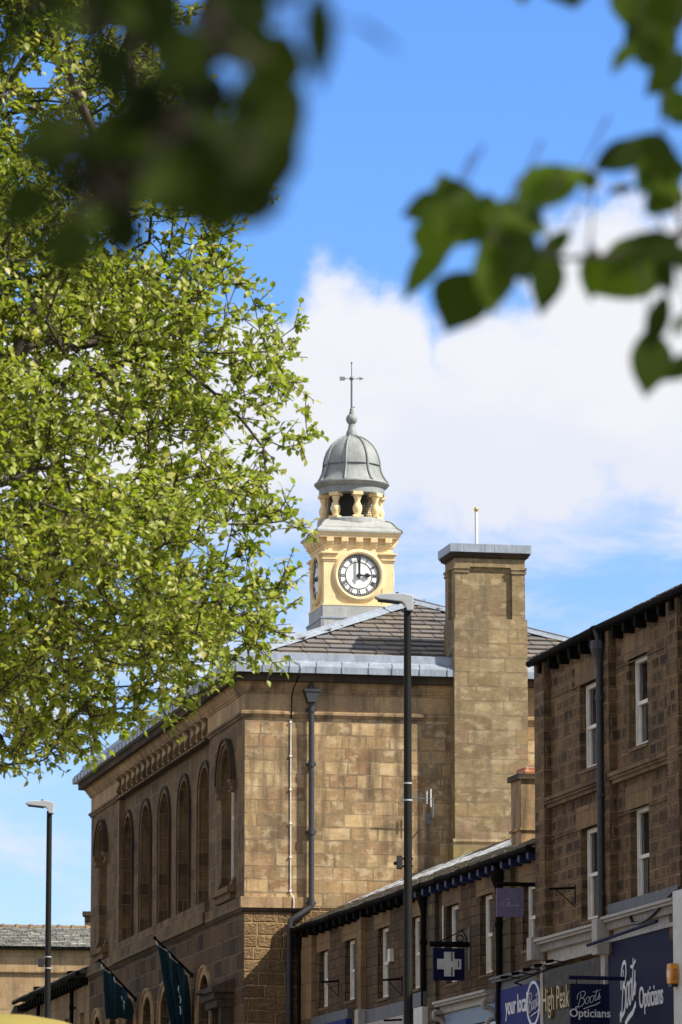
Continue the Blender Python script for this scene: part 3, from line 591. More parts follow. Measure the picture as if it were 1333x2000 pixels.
# ------------------------------------------------------------------ clock tower (parts of the hall)
TX,TY,hw=5.1,12.6,.90
def tower():
    c=(TX,TY)
    def rg(prof,h=hw): return MB().ring([(o,z) for o,z in prof],TX-h,TX+h,TY-h,TY+h)
    b=MB();b.box(TX-hw-.10,TX+hw+.10,TY-hw-.10,TY+hw+.10,16.8,19.08);b.box(TX-hw-.05,TX+hw+.05,TY-hw-.05,TY+hw+.05,19.08,19.40)
    bs=b.build('tower_base',M['leadbase'],hall)
    s=MB()
    for f in (-1,):
        for i,x in enumerate((-.95,-.35,.15,.65)): s.box(TX+x,TX+x+.02,TY-hw-.113,TY-hw-.1,17.5,19.06)
        for i,y in enumerate((-.8,-.5,-.2,.1,.4,.7)): s.box(TX-hw-.113,TX-hw-.1,TY+y,TY+y+.02,17.5,19.06)
    s.box(TX-hw-.12,TX+hw+.12,TY-hw-.12,TY+hw+.12,19.05,19.09);s.build('lead_seam',M['lead'],bs)
    body=MB();body.box(TX-hw,TX+hw,TY-hw,TY+hw,19.45,20.98);body.box(TX-hw-.06,TX+hw+.06,TY-hw-.06,TY+hw+.06,19.40,19.452)
    tw=body.build('clock_tower',M['cream'],hall)
    # corner pilasters with two-step capitals
    for sx in (-1,1):
        for sy in (-1,1):
            p=MB();cx,cy=TX+sx*(hw-.13),TY+sy*(hw-.13)
            def bx(e,z0,z1): p.box(cx-.15-e,cx+.15+e,cy-.15-e,cy+.15+e,z0,z1)
            bx(0.0,19.455,20.6);bx(.025,20.56,20.585);bx(.045,20.60,20.63);bx(.02,20.63,20.72);bx(.055,20.72,20.745);bx(.085,20.75,20.79)
            p.build('corner_pilaster',M['cream'],tw)
    k=rg([(0,20.93),(.02,20.93),(.03,20.96),(.03,21.0),(0,21.0)]);k.build('tower_moulding',M['cream'],tw)
    MB().box(TX-hw+.003,TX+hw-.003,TY-hw+.003,TY+hw-.003,20.98,21.2).build('tower_frieze',M['cream'],tw)
    for i in range(5):
        t=(i-2)*.385
        for (mp) in (lambda a,z,d:(TX+a,TY-hw-d,z),lambda a,z,d:(TX-hw-d,TY+a,z),lambda a,z,d:(TX+a,TY+hw+d,z),lambda a,z,d:(TX+hw+d,TY+a,z)):
            p=MB();p.prism([(0,20.98),(.09,21.0),(.10,21.04),(.14,21.06),(.15,21.17),(0,21.17)],lambda d,z,a:mp(a,z,d),t-.09,t+.09);p.build('cornice_bracket',M['cream'],tw)
    rg([(-.05,21.17),(.15,21.17),(.155,21.2),(.17,21.22),(.18,21.26),(.20,21.30),(-.05,21.30)]).build('tower_cornice',M['cream'],tw)
    # lead skirt roof over the cornice
    sk=MB();lv=[(hw+.22,21.30),(hw+.22,21.345),(hw+.10,21.44),(hw+.10,21.46),(hw-.02,21.60),(hw-.16,21.66)]
    vs=[];fs=[]
    for h,z in lv: vs+=[(TX-h,TY-h,z),(TX+h,TY-h,z),(TX+h,TY+h,z),(TX-h,TY+h,z)]
    for i in range(len(lv)-1):
        for j in range(4): fs.append((i*4+j,i*4+(j+1)%4,(i+1)*4+(j+1)%4,(i+1)*4+j))
    fs+=[(3,2,1,0),tuple(range(len(vs)-4,len(vs)))];sk.add(vs,fs)
    for sx in (-1,1):
        for sy in (-1,1): sk.tube([(TX+sx*h,TY+sy*h,z+.01) for h,z in lv],.022,6)
    sk.build('skirt_roof',M['leadbase'],tw)
    MB().lathe([(.90,21.60),(.90,21.72),(.86,21.75)],(TX,TY,0),32).build('colonnade_base',M['leadbase'],tw)
    # dials on all four faces
    R=.545
    for fi,(mp) in enumerate((lambda a,z,d:(TX+a,TY-hw-d,z),lambda a,z,d:(TX-hw-d,TY-a,z),lambda a,z,d:(TX-a,TY+hw+d,z),lambda a,z,d:(TX+hw+d,TY+a,z))):
        zc=20.195;N_=48
        def annulus(mb,prof):      # prof: closed loop (r,d)
            n=len(prof);vs=[mp(r*math.sin(2*math.pi*i/N_),zc+r*math.cos(2*math.pi*i/N_),d) for i in range(N_) for r,d in prof]
            fs=[(i*n+k,i*n+(k+1)%n,((i+1)%N_)*n+(k+1)%n,((i+1)%N_)*n+k) for i in range(N_) for k in range(n)]
            return mb.add(vs,fs)
        fr=annulus(MB(),[(R+.005,-.01),(R+.01,.03),(R+.03,.085),(R+.07,.10),(R+.11,.085),(R+.14,.06),(R+.15,-.01)]);fr.build('dial_surround',M['cream'],tw,smooth=True)
        fc=MB();fc.prism([(R*math.sin(2*math.pi*i/N_)*1.01,zc+R*math.cos(2*math.pi*i/N_)*1.01) for i in range(N_)],mp,.001,.012)
        dl=fc.build('clock_dial',M['dial'],hall)
        k=MB();d0,d1=.012,.02
        for r0,r1 in ((R-.022,R),(R-.062,R-.046),(R*.625,R*.66)): annulus(k,[(r0,d0),(r0,d1),(r1,d1),(r1,d0)])
        def bar(a,p,q,w0,w1=None):  # p,q = (tangent, radius) on hour angle a
            w1=w1 or w0;(t0,r0),(t1,r1)=p,q;pts=[(t0-w0,r0),(t0+w0,r0),(t1+w1,r1),(t1-w1,r1)]
            k.prism([(r*math.sin(a)+t*math.cos(a),zc+r*math.cos(a)-t*math.sin(a)) for t,r in pts],mp,d0,d1)
        for i in range(60): a=2*math.pi*i/60;bar(a,(0,R-.05),(0,R-.015),.010)
        r0,r1=R*.68,R*.87;g=.026
        NUM=['XII','I','II','III','IIII','V','VI','VII','VIII','IX','X','XI']
        for h,tx in enumerate(NUM):
            a=2*math.pi*h/12;ws={'I':g*1.15,'V':g*2.3,'X':g*2.3};tot=sum(ws[c_] for c_ in tx);t=-tot/2
            for c_ in tx:
                w_=ws[c_];m_=t+w_/2
                if c_=='I': bar(a,(m_,r0),(m_,r1),.0095)
                elif c_=='V': bar(a,(m_,r0),(m_-w_*.36,r1),.0085);bar(a,(m_,r0),(m_+w_*.36,r1),.004)
                else: bar(a,(m_+w_*.36,r0),(m_-w_*.36,r1),.0085);bar(a,(m_-w_*.36,r0),(m_+w_*.36,r1),.004)
                t+=w_
            bar(a,(-tot/2,r0+.004),(tot/2,r0+.004),.0) if 0 else None
        k.build('numerals',M['black'],dl)
        # hands: three o'clock
        mh=MB()
        def hand(mb,a,pts,d):
            mb.prism([(r*math.sin(a)+t*math.cos(a),zc+r*math.cos(a)-t*math.sin(a)) for t,r in pts],mp,d,d+.015)
        hand(mh,0,[(-.02,-.10),(.02,-.10),(.022,0),(.03,.25),(.036,.40),(.012,.44),(.02,.49),(0,.52),(-.02,.49),(-.012,.44),(-.036,.40),(-.03,.25),(-.022,0)],.075);mh.build('minute_hand',M['black'],dl)
        hh=MB();hand(hh,math.pi/2,[(-.02,-.07),(.02,-.07),(.02,.15),(.055,.17),(.065,.215),(.04,.26),(.0,.33),(-.04,.26),(-.065,.215),(-.055,.17),(-.02,.15)],.055)
        hh.prism([(.055*math.cos(2*math.pi*i/20),zc+.055*math.sin(2*math.pi*i/20)) for i in range(20)],mp,.012,.095);hh.build('hour_hand',M['black'],dl)
    # colonnade of turned balusters
    zb,zt=21.74,22.42;h=zt-zb
    pr=[(.115,0),(.115,.07),(.085,.085),(.09,.11),(.115,.17),(.125,.24),(.115,.31),(.085,.36),(.068,.41),(.075,.46),(.105,.55),(.11,.57),(.085,.60)]
    for i in range(8):
        a=math.pi/4*i+math.pi/8*0-math.pi/2;x,y=TX+.745*math.cos(a),TY+.745*math.sin(a)
        m=MB();m.lathe([(r,z*h/.68) for r,z in pr],(x,y,zb),16,a)
        ca,sa=math.cos(a),math.sin(a)
        for z0,z1,e in ((zb,zb+.06,.135),(zt-.09,zt,.13)):
            m.add([(x+ca*p-sa*q,y+sa*p+ca*q,z) for z in (z0,z1) for p,q in ((-e,-e),(e,-e),(e,e),(-e,e))],[(3,2,1,0),(4,5,6,7),(0,1,5,4),(1,2,6,5),(2,3,7,6),(3,0,4,7)])
        m.build('baluster',M['cream'],hall,smooth=True)
    MB().lathe([(.40,21.7),(.40,22.5)],(TX,TY,0),16).build('belfry_core',M['core'],hall)
    # wire netting round the colonnade
    n=MB();rr=.60
    for i in range(64):
        a=2*math.pi*i/64;n.tube([(TX+rr*math.cos(a),TY+rr*math.sin(a),21.7),(TX+rr*math.cos(a),TY+rr*math.sin(a),22.48)],.004,3,False)
    for j in range(13):
        z=21.73+j*.06;n.tube([(TX+rr*math.cos(2*math.pi*i/32),TY+rr*math.sin(2*math.pi*i/32),z) for i in range(33)],.004,3,False)
    n.build('bird_netting',M['netting'],hall)
    # entablature ring and ogee dome
    MB().lathe([(.60,22.42),(.855,22.42),(.855,22.60),(.90,22.61),(.95,22.66),(.985,22.70),(.975,22.735),(.60,22.74)],(TX,TY,0),48).build('dome_ring',M['domelead'],hall,smooth=True)
    prof=[(.955,22.73),(.90,22.79),(.83,22.90),(.775,23.02),(.745,23.16),(.735,23.30),(.70,23.45),(.64,23.60),(.55,23.74),(.43,23.86),(.28,23.95),(.14,24.0)]
    dm=MB().lathe([(r/math.cos(math.pi/16)**2,z) for r,z in prof],(TX,TY,0),8,math.pi/8)
    # soften the octagon: 24 sides, flats bulging slightly
    vs=[];fs=[];nn=48
    for r,z in prof:
        for k in range(nn):
            a=2*math.pi*k/nn;q=((a-math.pi/8)%(math.pi/4))-math.pi/8
            rr=r*(.45*math.cos(math.pi/8)/math.cos(q)+.55);vs.append((TX+rr*math.cos(a),TY+rr*math.sin(a),z))
    for i in range(len(prof)-1):
        for k in range(nn):fs.append((i*nn+k,i*nn+(k+1)%nn,(i+1)*nn+(k+1)%nn,(i+1)*nn+k))
    fs.append(tuple(range((len(prof)-1)*nn,len(prof)*nn)))
    dome=MB().add(vs,fs).build('dome',M['domelead'],hall,smooth=True)
    for i in range(8):
        a=math.pi/4*i+math.pi/8
        MB().tube([(TX+(r+.012)*math.cos(a),TY+(r+.012)*math.sin(a),z+.01) for r,z in prof],[.026]*len(prof),6).build('dome_rib',M['domelead'],dome,smooth=True)
    MB().lathe([(.752,23.20),(.760,23.20),(.752,23.212),(.745,23.212)],(TX,TY,0),48).build('dome_seam',M['lead_dark'],dome)
    fn=MB().lathe([(.16,23.98),(.165,24.04),(.15,24.05),(.145,24.09),(.135,24.12),(.10,24.2),(.085,24.3),(.09,24.33),(.06,24.335)],(TX,TY,0),20);fn.sphere((TX,TY,24.465),.15,10);fn.lathe([(.07,24.58),(.065,24.66),(.05,24.67),(.05,24.74),(.03,24.76)],(TX,TY,0),14)
    fn.build('finial',M['domelead'],dome,smooth=True)
    v=MB();v.tube([(TX,TY,24.7),(TX,TY,25.54)],.026,8);v.tube([(TX,TY,25.54),(TX,TY,25.95)],.012,8);v.sphere((TX,TY,25.55),.058,8);v.sphere((TX,TY,25.965),.028,6);v.tube([(TX-.03,TY,24.78),(TX+.09,TY,24.79)],.012,5)
    wv=v.build('weather_vane',M['vane'],hall,smooth=True)
    ar=MB();dx,dy=math.cos(.15),math.sin(.15)
    mpv=lambda a,z,d:(TX+a*dx-d*dy,TY+a*dy+d*dx,25.545+z+a*.06)
    ar.prism([(-.17,-.008),(.24,-.008),(.24,.008),(-.17,.008)],mpv,-.008,.008)
    ar.prism([(.20,-.05),(.35,0),(.20,.05),(.235,0)],mpv,-.008,.008);ar.prism([(.155,-.022),(.185,0),(.155,.022),(.145,0)],mpv,-.008,.008)
    for s_ in (-1,1): ar.prism([(-.34,s_*.052),(-.20,s_*.052),(-.16,0),(-.32,0)],mpv,-.008,.008)
    ar.build('vane_arrow',M['vane'],wv)
tower()
# white pole with gilt ball behind the chimney stack
p0=atY(931,1075,114);p1=atY(931,998,114)
fp=empty('flagpole',(p0.x,p0.y,p0.z-1.6),0,label='short white flagpole with gilt ball rising behind the chimney stack',cat='flagpole')
MB().tube([(0,0,0),(0,0,p1.z-p0.z+1.6)],[.045,.036],10).build('pole',M['upvc'],fp,smooth=True)
q=MB();q.sphere((0,0,p1.z-p0.z+1.64),.055,8);q.lathe([(.03,0),(.045,.01),(.03,.03)],(0,0,p1.z-p0.z+1.57),12);q.build('ball',M['goldball'],fp,smooth=True)
# television aerial on the side wall
ax_,az_=H.Y(839,1600);
ae=empty('television_aerial',tuple(Matrix.Rotation(ALPHA,4,'Z')@Vector((ax_,0,az_))+Vector((H.O[0],H.O[1],0))),ALPHA,label='comb-shaped television aerial on a bracket against the sunlit side wall',cat='aerial')
m_=MB();m_.tube([(0,0,0),(0,-.35,.02),(0,-.38,.45)],.02,6);m_.box(-.05,.05,-.01,0,-.1,.12);m_.build('mast',M['vane'],ae)
b_=MB();b_.tube([(0,-.4,.43),(-.78,-.4,.45)],.012,6);b_.build('boom',M['vane'],ae)
e_=MB()
for i in range(11):
    x=-.25-.052*i;e_.tube([(x,-.40,.44-.13+.005*i),(x,-.40,.44+.13-.005*i)],.005,4)
e_.build('elements',M['vane'],ae)
r_=MB()
for a in (-.05,.02,.09,.16,.23): r_.tube([(-.08,-.4,.44+a-.09),(-.06,-.55,.44+a-.09)],.006,4)
r_.box(-.15,-.135,-.41,-.39,.32,.60);r_.tube([(-.05,-.4,.24),(-.05,-.4,.66)],.013,5);r_.build('reflector',M['upvc'],ae)
# wall lamp bracket on the front
y_,z_=H.X(442,1943);lb=empty('wall_bracket',tuple(Matrix.Rotation(ALPHA,4,'Z')@Vector((0,y_,z_))+Vector((H.O[0],H.O[1],0))),ALPHA,label='thin black iron arm sticking out beside the arched ground floor windows of the hall',cat='bracket')
b_=MB();b_.box(-.03,0,-.06,.06,-.15,.15);b_.tube([(0,0,.02),(-.72,0,.0)],.018,6);b_.build('arm',M['irondark'],lb)
# ------------------------------------------------------------------ flags on the hall front
def flag(tip,basep,label,bottom,wdt,seed):
    f=empty('flag',(0,0,0),0,label=label,cat='flag',group='dark teal flags on the hall front')
    tip=Vector(tip);bs=Vector(basep);f.location=bs;t=tip-bs
    d=MB();d.tube([(0,0,0),tuple(t)],[.035,.022],8);d.sphere(tuple(t),.045,6);d.box(-.05,.05,-.05,.05,-.05,.05);d.build('pole',M['irondark'],f,smooth=True)
    rs=random.Random(seed);nu,nv=26,26;vs=[];fs=[];hem=[]
    for i in range(nu+1):
        a=i/nu                      # along pole from the tip
        s=1-a*.86;sag=-.10*math.sin(a*math.pi*2.5)**2*(.3+a)
        for j in range(nv+1):
            b=j/nv
            top=t*s+Vector((0,0,sag))
            low=Vector((t.x*s*wdt[0]+t.x*(1-wdt[0])*bottom[2],t.y*.5*(1-a)+0,bottom[0]*(1-a)**.0-bottom[1]*(1-a)))
            p=top.lerp(low,b)
            fold=.17*math.sin(a*17+b*2.2+seed)*(.25+b)+.05*math.sin(a*31+b*5)
            p=p+Vector((fold*.35,fold,-.02*math.sin(a*9+b*7)))
            vs.append(p);
            if j==0:hem.append(p)
    for i in range(nu):
        for j in range(nv): k=i*(nv+1)+j;fs.append((k,k+1,k+nv+2,k+nv+1))
    c=MB().add(vs,fs).build('cloth',M['teal'],f,smooth=True,recalc=False);so_=c.modifiers.new('s','SOLIDIFY');so_.thickness=.006
    MB().tube([p+Vector((-.02,-.02,.0)) for p in hem[2:20]],.016,5).build('hem',M['hem'],c)
    # curled white emblem strokes
    g=MB()
    for (i0,j0) in ((17,8),(19,12),(18,16)):
        P=[vs[(i0+di)*(nv+1)+j0+dj]+Vector((-.03,-.04,0)) for di,dj in ((0,0),(1,1),(1,2),(0,3))];g.tube(P,.016,5)
    g.build('emblem',M['hem'],c)
    return f
def hp(x,y,z): v=Matrix.Rotation(ALPHA,4,'Z')@Vector((x,y,z));return Vector((v.x+H.O[0],v.y+H.O[1],z))
def flag_at(utip,vtip,ubase,vbase,out,**k):
    y,z=H.X(ubase,vbase,-.02);b=hp(-.02,y,z)
    # tip stands 'out' metres off the wall, same y
    o,d_=H._r(utip,vtip);kk=(-out-o[0])/d_[0];tp=hp(-out,o[1]+d_[1]*kk,o[2]+d_[2]*kk)
    return flag(tp,b,**k)
flag_at(303,1832,376,1905,1.0,label='larger dark teal flag hanging from its angled pole in front of the ground floor arches',bottom=(-1.45,.0,.0),wdt=(.42,0),seed=3)
flag_at(195,1876,266,1952,1.0,label='smaller dark teal flag further along the hall front, bunched up below its pole',bottom=(-.5,-.0,.0),wdt=(.75,0),seed=8)
# ------------------------------------------------------------------ TERRACE AND SHOPS
def tworld(x,y,z): v=Matrix.Rotation(T.a,4,'Z')@Vector((x,y,z));return Vector((v.x+T.O[0],v.y+T.O[1],z))
def shophouse(name,label,y0,y1,ze,wallmat,wins,pil,depth=8,brmat=None,brsp=.65,roofp=28,run=3.2,lintels=True,rec=.12,zbase=0,gut=.10,jambmat=None,sag=0,openbelow=None,brz=.15,brout=.24):
    root=empty(name,tuple(tworld(0,0,0)),T.a,label=label,cat='building')
    mb=MB();ops=[(a,b,z0,z1,False) for a,b,z0,z1,*_ in wins]
    # openings stacked in a column share their width
    colwall(mb,mxf,y0,y1,zbase,ze,0,.35,ops);mb.box(.35,depth,y0,y0+.3,zbase,ze);mb.box(.35,depth,y1-.3,y1,zbase,ze);mb.box(depth-.3,depth,y0+.3,y1-.3,zbase,ze)
    mb.build('wall',wallmat,root)
    for w in wins:
        a,b,z0,z1=w[:4];k=w[4] if len(w)>4 else {}
        sash(root,a+.004,b-.004,z0+.004,z1-.004,rec,**k)
        MB().box(.34,.36,a-.05,b+.05,z0-.05,z1+.05).build('room_blind',M['core'],root)
        if lintels:
            MB().box(-.006,.05,a-.22,b+.28,z1,z1+.42).build('lintel',M['dress'],root)
            MB().box(-.025,rec,a-.02,b+.02,z0-.06,z0).build('window_sill',M['trim_sooty'],root)
    for p in pil:
        ya,yb,e,mt=p[:4];z1=p[4] if len(p)>4 else ze;z0=p[5] if len(p)>5 else zbase
        MB().box(-e,-.001,ya,yb,z0,z1-.003).build('pilaster',mt,root)
    # eaves: brackets, soffit, gutter
    y=y0+.2;i=0
    while y<y1-.05:
        b=MB();b.prism([(0,ze-.02),(-brout,ze-.02),(-brout,ze-.02-brz*.8),(-brout*.85,ze-.02-brz),(0,ze-.02-brz)],lambda x,z,yy:(x,yy,z),y-.075,y+.075)
        b.build('eaves_bracket',brmat or M['irondark'],root);y+=brsp
    MB().box(-brout-.03,.1,y0,y1,ze-.02,ze+.02).build('soffit',M['irondark'],root)
    gutter(root,-brout-.04,y0-.02,y1,ze+.04,gut*.55,sag=sag)
    tp=math.tan(math.radians(roofp));hr=run*tp;x0=-brout-.02;z0=ze+.06
    MB().add([(x0,y0,z0),(x0,y1,z0),(run+x0,y0,z0+hr),(run+x0,y1,z0+hr),(2*run+x0+.4,y0,z0-.1),(2*run+x0+.4,y1,z0-.1)],[(0,1,3,2),(2,3,5,4),(0,2,4),(1,5,3),(0,4,5,1)]).build('roof_deck',M['slate_terrace'],root)
    s=MB();sl=math.hypot(run,hr);slate_field(s,(x0-.02,y0,z0+.02),(0,1,0),(run,0,hr),y1-y0,sl,lambda x,y:x>.1 and x<y1-y0-.1,w=.32,h=.22,th=.02)
    return root,s,(x0,run,hr,z0)
def tw(uL,uR,um,vt,vb,rec=.12):
    a=T.X(uR,(vt+vb)/2,0)[0];b=T.X(uL,(vt+vb)/2,0)[0];z1=T.X(um,vt,rec)[1];z0=T.X(um,vb,rec)[1];return [a,b,z0,z1]
yy=lambda u,v,x=0:T.X(u,v,x)[0]
# boundaries
yAB=yy(829,1750);yBC=yy(978,1780);yCD=yy(1044.5,1500,-.14)
ZE=10.04
tA=tw(624,641,637,1859,1992);tB=tw(674,693,689,1837,1976);tC=tw(738,759,754,1813,1951);tD=tw(801,820,815,1793,1934)
for t in (tA,tB,tC,tD): t[2]=8.2 if t in (tA,tB) else t[2]
hA,s,_=shophouse('terraced_house','low two-storey stone shop touching the hall, four white sash windows, black gutter',yAB,-.12,ZE,M['terrace'],[tA,tB,tC,tD],
   [(yy(608.5,1900,-.1),-.15,.1,M['dress']),(yy(707,1850,-.1),yy(699,1850,-.1),.12,M['dress'])],sag=.03,roofp=24)
s.build('roof_slates',M['slate_terrace'],hA,recalc=False)
downpipe(hA,-.14,yy(827,1800,-.14),9.55,0,.055,M['irondark'],eave=(-.29,10.05));downpipe(hA,-.12,-.32,9.5,0,.055,M['irondark'],eave=(-.29,10.05))
tE=tw(872,896,889,1769,1923);tF=tw(938,962,955,1749,1904);tE[2]=tF[2]
hB,s,_=shophouse('terraced_house','middle stone shop of the row with royal blue eaves brackets and a pale blue fascia',yBC,yAB,ZE,M['terrace'],[tE,tF],
   [(yy(852,1850,-.06),yAB-.02,.08,M['mossy'])],brmat=M['bluebr'],sag=.03,roofp=24,brsp=.64)
s.build('roof_slates',M['slate_terrace'],hB,recalc=False)
MB().tube([(-.03,yy(852,1800,-.03),9.55),(-.03,yy(852,1800,-.03),8.1)],.016,6).build('wall_cable',M['white'],hB);MB().tube([(-.03,yy(866,1800,-.03),9.6),(-.03,yy(866,1800,-.03),8.1)],.018,6).build('wall_cable',M['white'],hB)
downpipe(hB,-.14,yy(975,1800,-.14),9.45,0,.065,M['irondark'],eave=(-.29,10.05))
tG=tw(1021,1046,1039,1729,1856)
hC,s,_=shophouse('terraced_house','narrow mossy stone bay squeezed between the black drainpipe and the taller three-storey shop',yCD+.002,yBC,ZE,M['terrace'],[tG],
   [(yy(1000,1850,-.06),yy(984,1850,-.06),.08,M['mossy'])],brmat=M['bluebr'],roofp=24,brsp=.64)
s.build('roof_slates',M['slate_terrace'],hC,recalc=False)
# lead patches and broken ridge pieces along the terrace roof, sunlit brightness in their colour
for root,(ya,yb) in ((hA,(-13,-.3)),(hB,(yBC,yAB)),(hC,(yCD,yBC))):
    m_=MB();y=ya
    while y<yb-.3:
        w=random.uniform(.5,.9);x0=.95+random.uniform(-.15,.25);x1=x0+random.uniform(.75,1.5);k=math.tan(math.radians(24));z=lambda x:ZE+.06+(x+.26)*k+.05
        m_.add([(x0,y,z(x0)),(x0,min(y+w,yb),z(x0)),(x1,min(y+w,yb),z(x1)),(x1,y,z(x1)),(x0,y,z(x0)+.02),(x0,min(y+w,yb),z(x0)+.02),(x1,min(y+w,yb),z(x1)+.02),(x1,y,z(x1)+.02)],[(3,2,1,0),(4,5,6,7),(0,1,5,4),(1,2,6,5),(2,3,7,6),(3,0,4,7)]);y+=w+(.0 if random.random()<.6 else random.uniform(.1,.5))
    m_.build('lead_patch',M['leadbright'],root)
# the tall three-storey shop
ZB=13.55
w1=tw(1133,1171,1157,1335,1503);w2=tw(1229,1265.5,1253,1284,1460);w3=tw(1135,1171,1157,1618,1799);w4=tw(1231,1266.5,1255,1578,1768)
w3[0],w3[1]=w1[0],w1[1];w4[0],w4[1]=w2[0],w2[1]
w4.append({});w1.append({});
yE=-52
extra=[]
w2y=(w2[0]+w2[1])/2
for k in range(1,6):
    yc=w2y-3.1*k
    extra.append([yc-.6,yc+.6,w2[2],w2[3]]);extra.append([yc-.6,yc+.6,w4[2],w4[3]])
w1[4]={'cur':True};w4[4]={'cur':True}
hD,s,_=shophouse('tall_shop_building','tall three-storey weathered stone shop at right with black bracketed eaves and peeling white sash windows',yE,yCD-.002,ZB,M['boots'],[w1,w2,w3,w4]+extra,
   [(yy(1063,1500,-.14),yCD-.01,.14,M['boots']),(yy(1190,1450,-.14),yy(1173,1450,-.14),.14,M['boots']),(yy(1325,1400,-.14),yy(1303,1400,-.14),.14,M['boots'])]+[(yy(1325,1400,-.14)-6.2*k,yy(1303,1400,-.14)-6.2*k,.14,M['boots']) for k in (1,2,3)],brsp=.71,roofp=24,run=4,sag=.05,gut=.12,brout=.20,brz=.2)
s.build('roof_slates',M['slate_terrace'],hD,recalc=False)
downpipe(hD,-.2,yy(1172.5,1500,-.2),12.95,8.3,.065,M['iron'],eave=(-.27,13.6))
# string course at the lintel heads and the moulded ledge between storeys
pA,pB,pB2,pC,pC2=yy(1063,1500,-.14),yy(1173,1450,-.14),yy(1190,1450,-.14),yy(1303,1400,-.14),yy(1325,1400,-.14)
for a,b in ((pB,pA),(pC,pB2),(pC2-5.3,pC2)):
    l=MB();z=10.95
    l.box(-.18,-.001,a+.003,b-.003,z-.07,z);l.box(-.14,-.001,a+.003,b-.003,z-.12,z-.07);l.box(-.10,-.001,a+.003,b-.003,z-.19,z-.12);l.build('ledge',M['trim_sooty'],hD)
    for zt in (w1[3],w3[3]): MB().box(-.018,-.001,a+.003,b-.003,zt-.0,zt+.02).build('string_line',M['jamb'],hD)
# telephone cable loops
c_=[];
for i in range(15):
    t=i/14;c_.append((-.22,yy(1190,1830,-.2)+(yy(1330,1790,-.2)-yy(1190,1830,-.2))*t,8.42+.12*t-.34*math.sin(math.pi*min(1,t*1.05))**1.3*(1 if t>.35 else .3)))
MB().tube(c_,.03,6).build('cable',M['black'],hD,smooth=True)
# small chimney on the terrace roof
cb=tworld(.50,-17.3,0)
ch=empty('chimney',(cb.x,cb.y,10.2),T.a,label='small square stone chimney with brick top on the terrace roof beside the big stack',cat='chimney')
cx0=T.Y(1018,1560,-17.5)[0];cx1=cx0+.62
lx=lambda x:x-.50
MB().box(lx(cx0),lx(cx1),-.2,.55,-.6,1.55).build('shaft',M['trim'],ch);MB().box(lx(cx0)-.04,lx(cx1)+.04,-.24,.59,.55,.6).build('band',M['trim'],ch)
MB().box(lx(cx0)-.06,lx(cx1)+.06,-.26,.61,1.55,1.66).build('cap',M['mossy'],ch);MB().box(lx(cx0)+.1,lx(cx1)-.05,-.15,.5,1.66,1.80).build('brick_top',M['brick'],ch)
# ------------------------------------------------------------------ shopfronts
def tbox(name,mat,x0,x1,y0,y1,z0,z1,parent): return MB().box(x0,x1,y0,y1,z0,z1).build(name,mat,parent)
def cornice(parent,y0,y1,zt,out,mat,h=.5,dent=True,name='shop_cornice'):
    m=MB();m.box(-out,-.002,y0,y1,zt-.05,zt);m.box(-out*.85,-.002,y0,y1,zt-.1,zt-.05);m.box(-out*.45,-.002,y0,y1,zt-.24,zt-.1);m.box(-out*.3,-.002,y0,y1,zt-h,zt-.24);m.box(-out*.5,-.002,y0,y1,zt-h-.07,zt-h)
    o=m.build(name,mat,parent)
    if dent:
        d=MB();y=y0+.02
        while y<y1-.05: d.box(-out*.62,-out*.45,y,y+.045,zt-.235,zt-.1);y+=.085
        d.build('dentils',mat,o)
    return o
# tall shop: corner pilaster block, cornices, boards
zc1=T.X(1060,1855,-.3)[1]
yL=yy(1057,1900,-.14);yM=yy(1191,1860,-.13);yR=yy(1315,1830,-.26)
cornice(hD,yM,yL+.12,8.32,.34,M['shopwhite'],.42)
tbox('console_block',M['shopwhite'],-.36,-.003,yM-.02,yM+.33,7.75,8.38,hD);tbox('shop_pilaster',M['shopwhite'],-.22,-.003,yM,yM+.26,0,7.75,hD)
cornice(hD,yR,yM-.022,8.40,.30,M['shopwhite'],.38)
tbox('flashing_board',M['lead_dark'],-.16,-.002,yR,yM,8.42,8.62,hD);tbox('end_pilaster',M['crosswhite'],-.26,-.003,yR-.75,yR,0,8.50,hD)
# rust and rot along the cornice foot
tbox('console_block',M['shopwhite'],-.38,-.003,yL-.2,yL+.12,7.95,8.37,hD);tbox('shop_pilaster',M['shopwhite'],-.16,-.003,yL-.18,yL-.003,0,7.95,hD)
# brown glass fascia reading High Peak
ztG=7.74
gb=tbox('fascia_board',M['bronze'],-.145,-.003,yM+.262,yL-.182,5.6,ztG,hD)
# navy fascia of the optician on the right
fz=7.95
nb=MB();nb.box(-.12,-.003,yR+.02,yM-.01,5.9,fz);nb.build('fascia_board',M['navy2'],hD);nb=MB();nb.box(-.17,-.12,yR+.25,yM-.05,6.2,7.72);nb.build('sign_panel',M['navy'],hD)
MB().tube([(-.45,yM+.3,7.92),(-.45,yR+.3,8.02)],.03,6).build('light_rail',M['navy2'],hD)
def text_mb(txt,size,mapf,shear=0,ext=.012,bold=.0,sx=1.0,cx=True):
    cu=bpy.data.curves.new('t','FONT');cu.body=txt;cu.size=size;cu.extrude=ext/2;cu.offset=bold;cu.shear=shear;cu.align_x='CENTER' if cx else 'LEFT';cu.resolution_u=4
    o=bpy.data.objects.new('t',cu);COL.objects.link(o);dg=bpy.context.evaluated_depsgraph_get();me=bpy.data.meshes.new_from_object(o.evaluated_get(dg))
    mb=MB();mb.add([mapf(v.co.x*sx,v.co.y,v.co.z) for v in me.vertices],[tuple(p.vertices) for p in me.polygons])
    bpy.data.objects.remove(o);bpy.data.curves.remove(cu);return mb
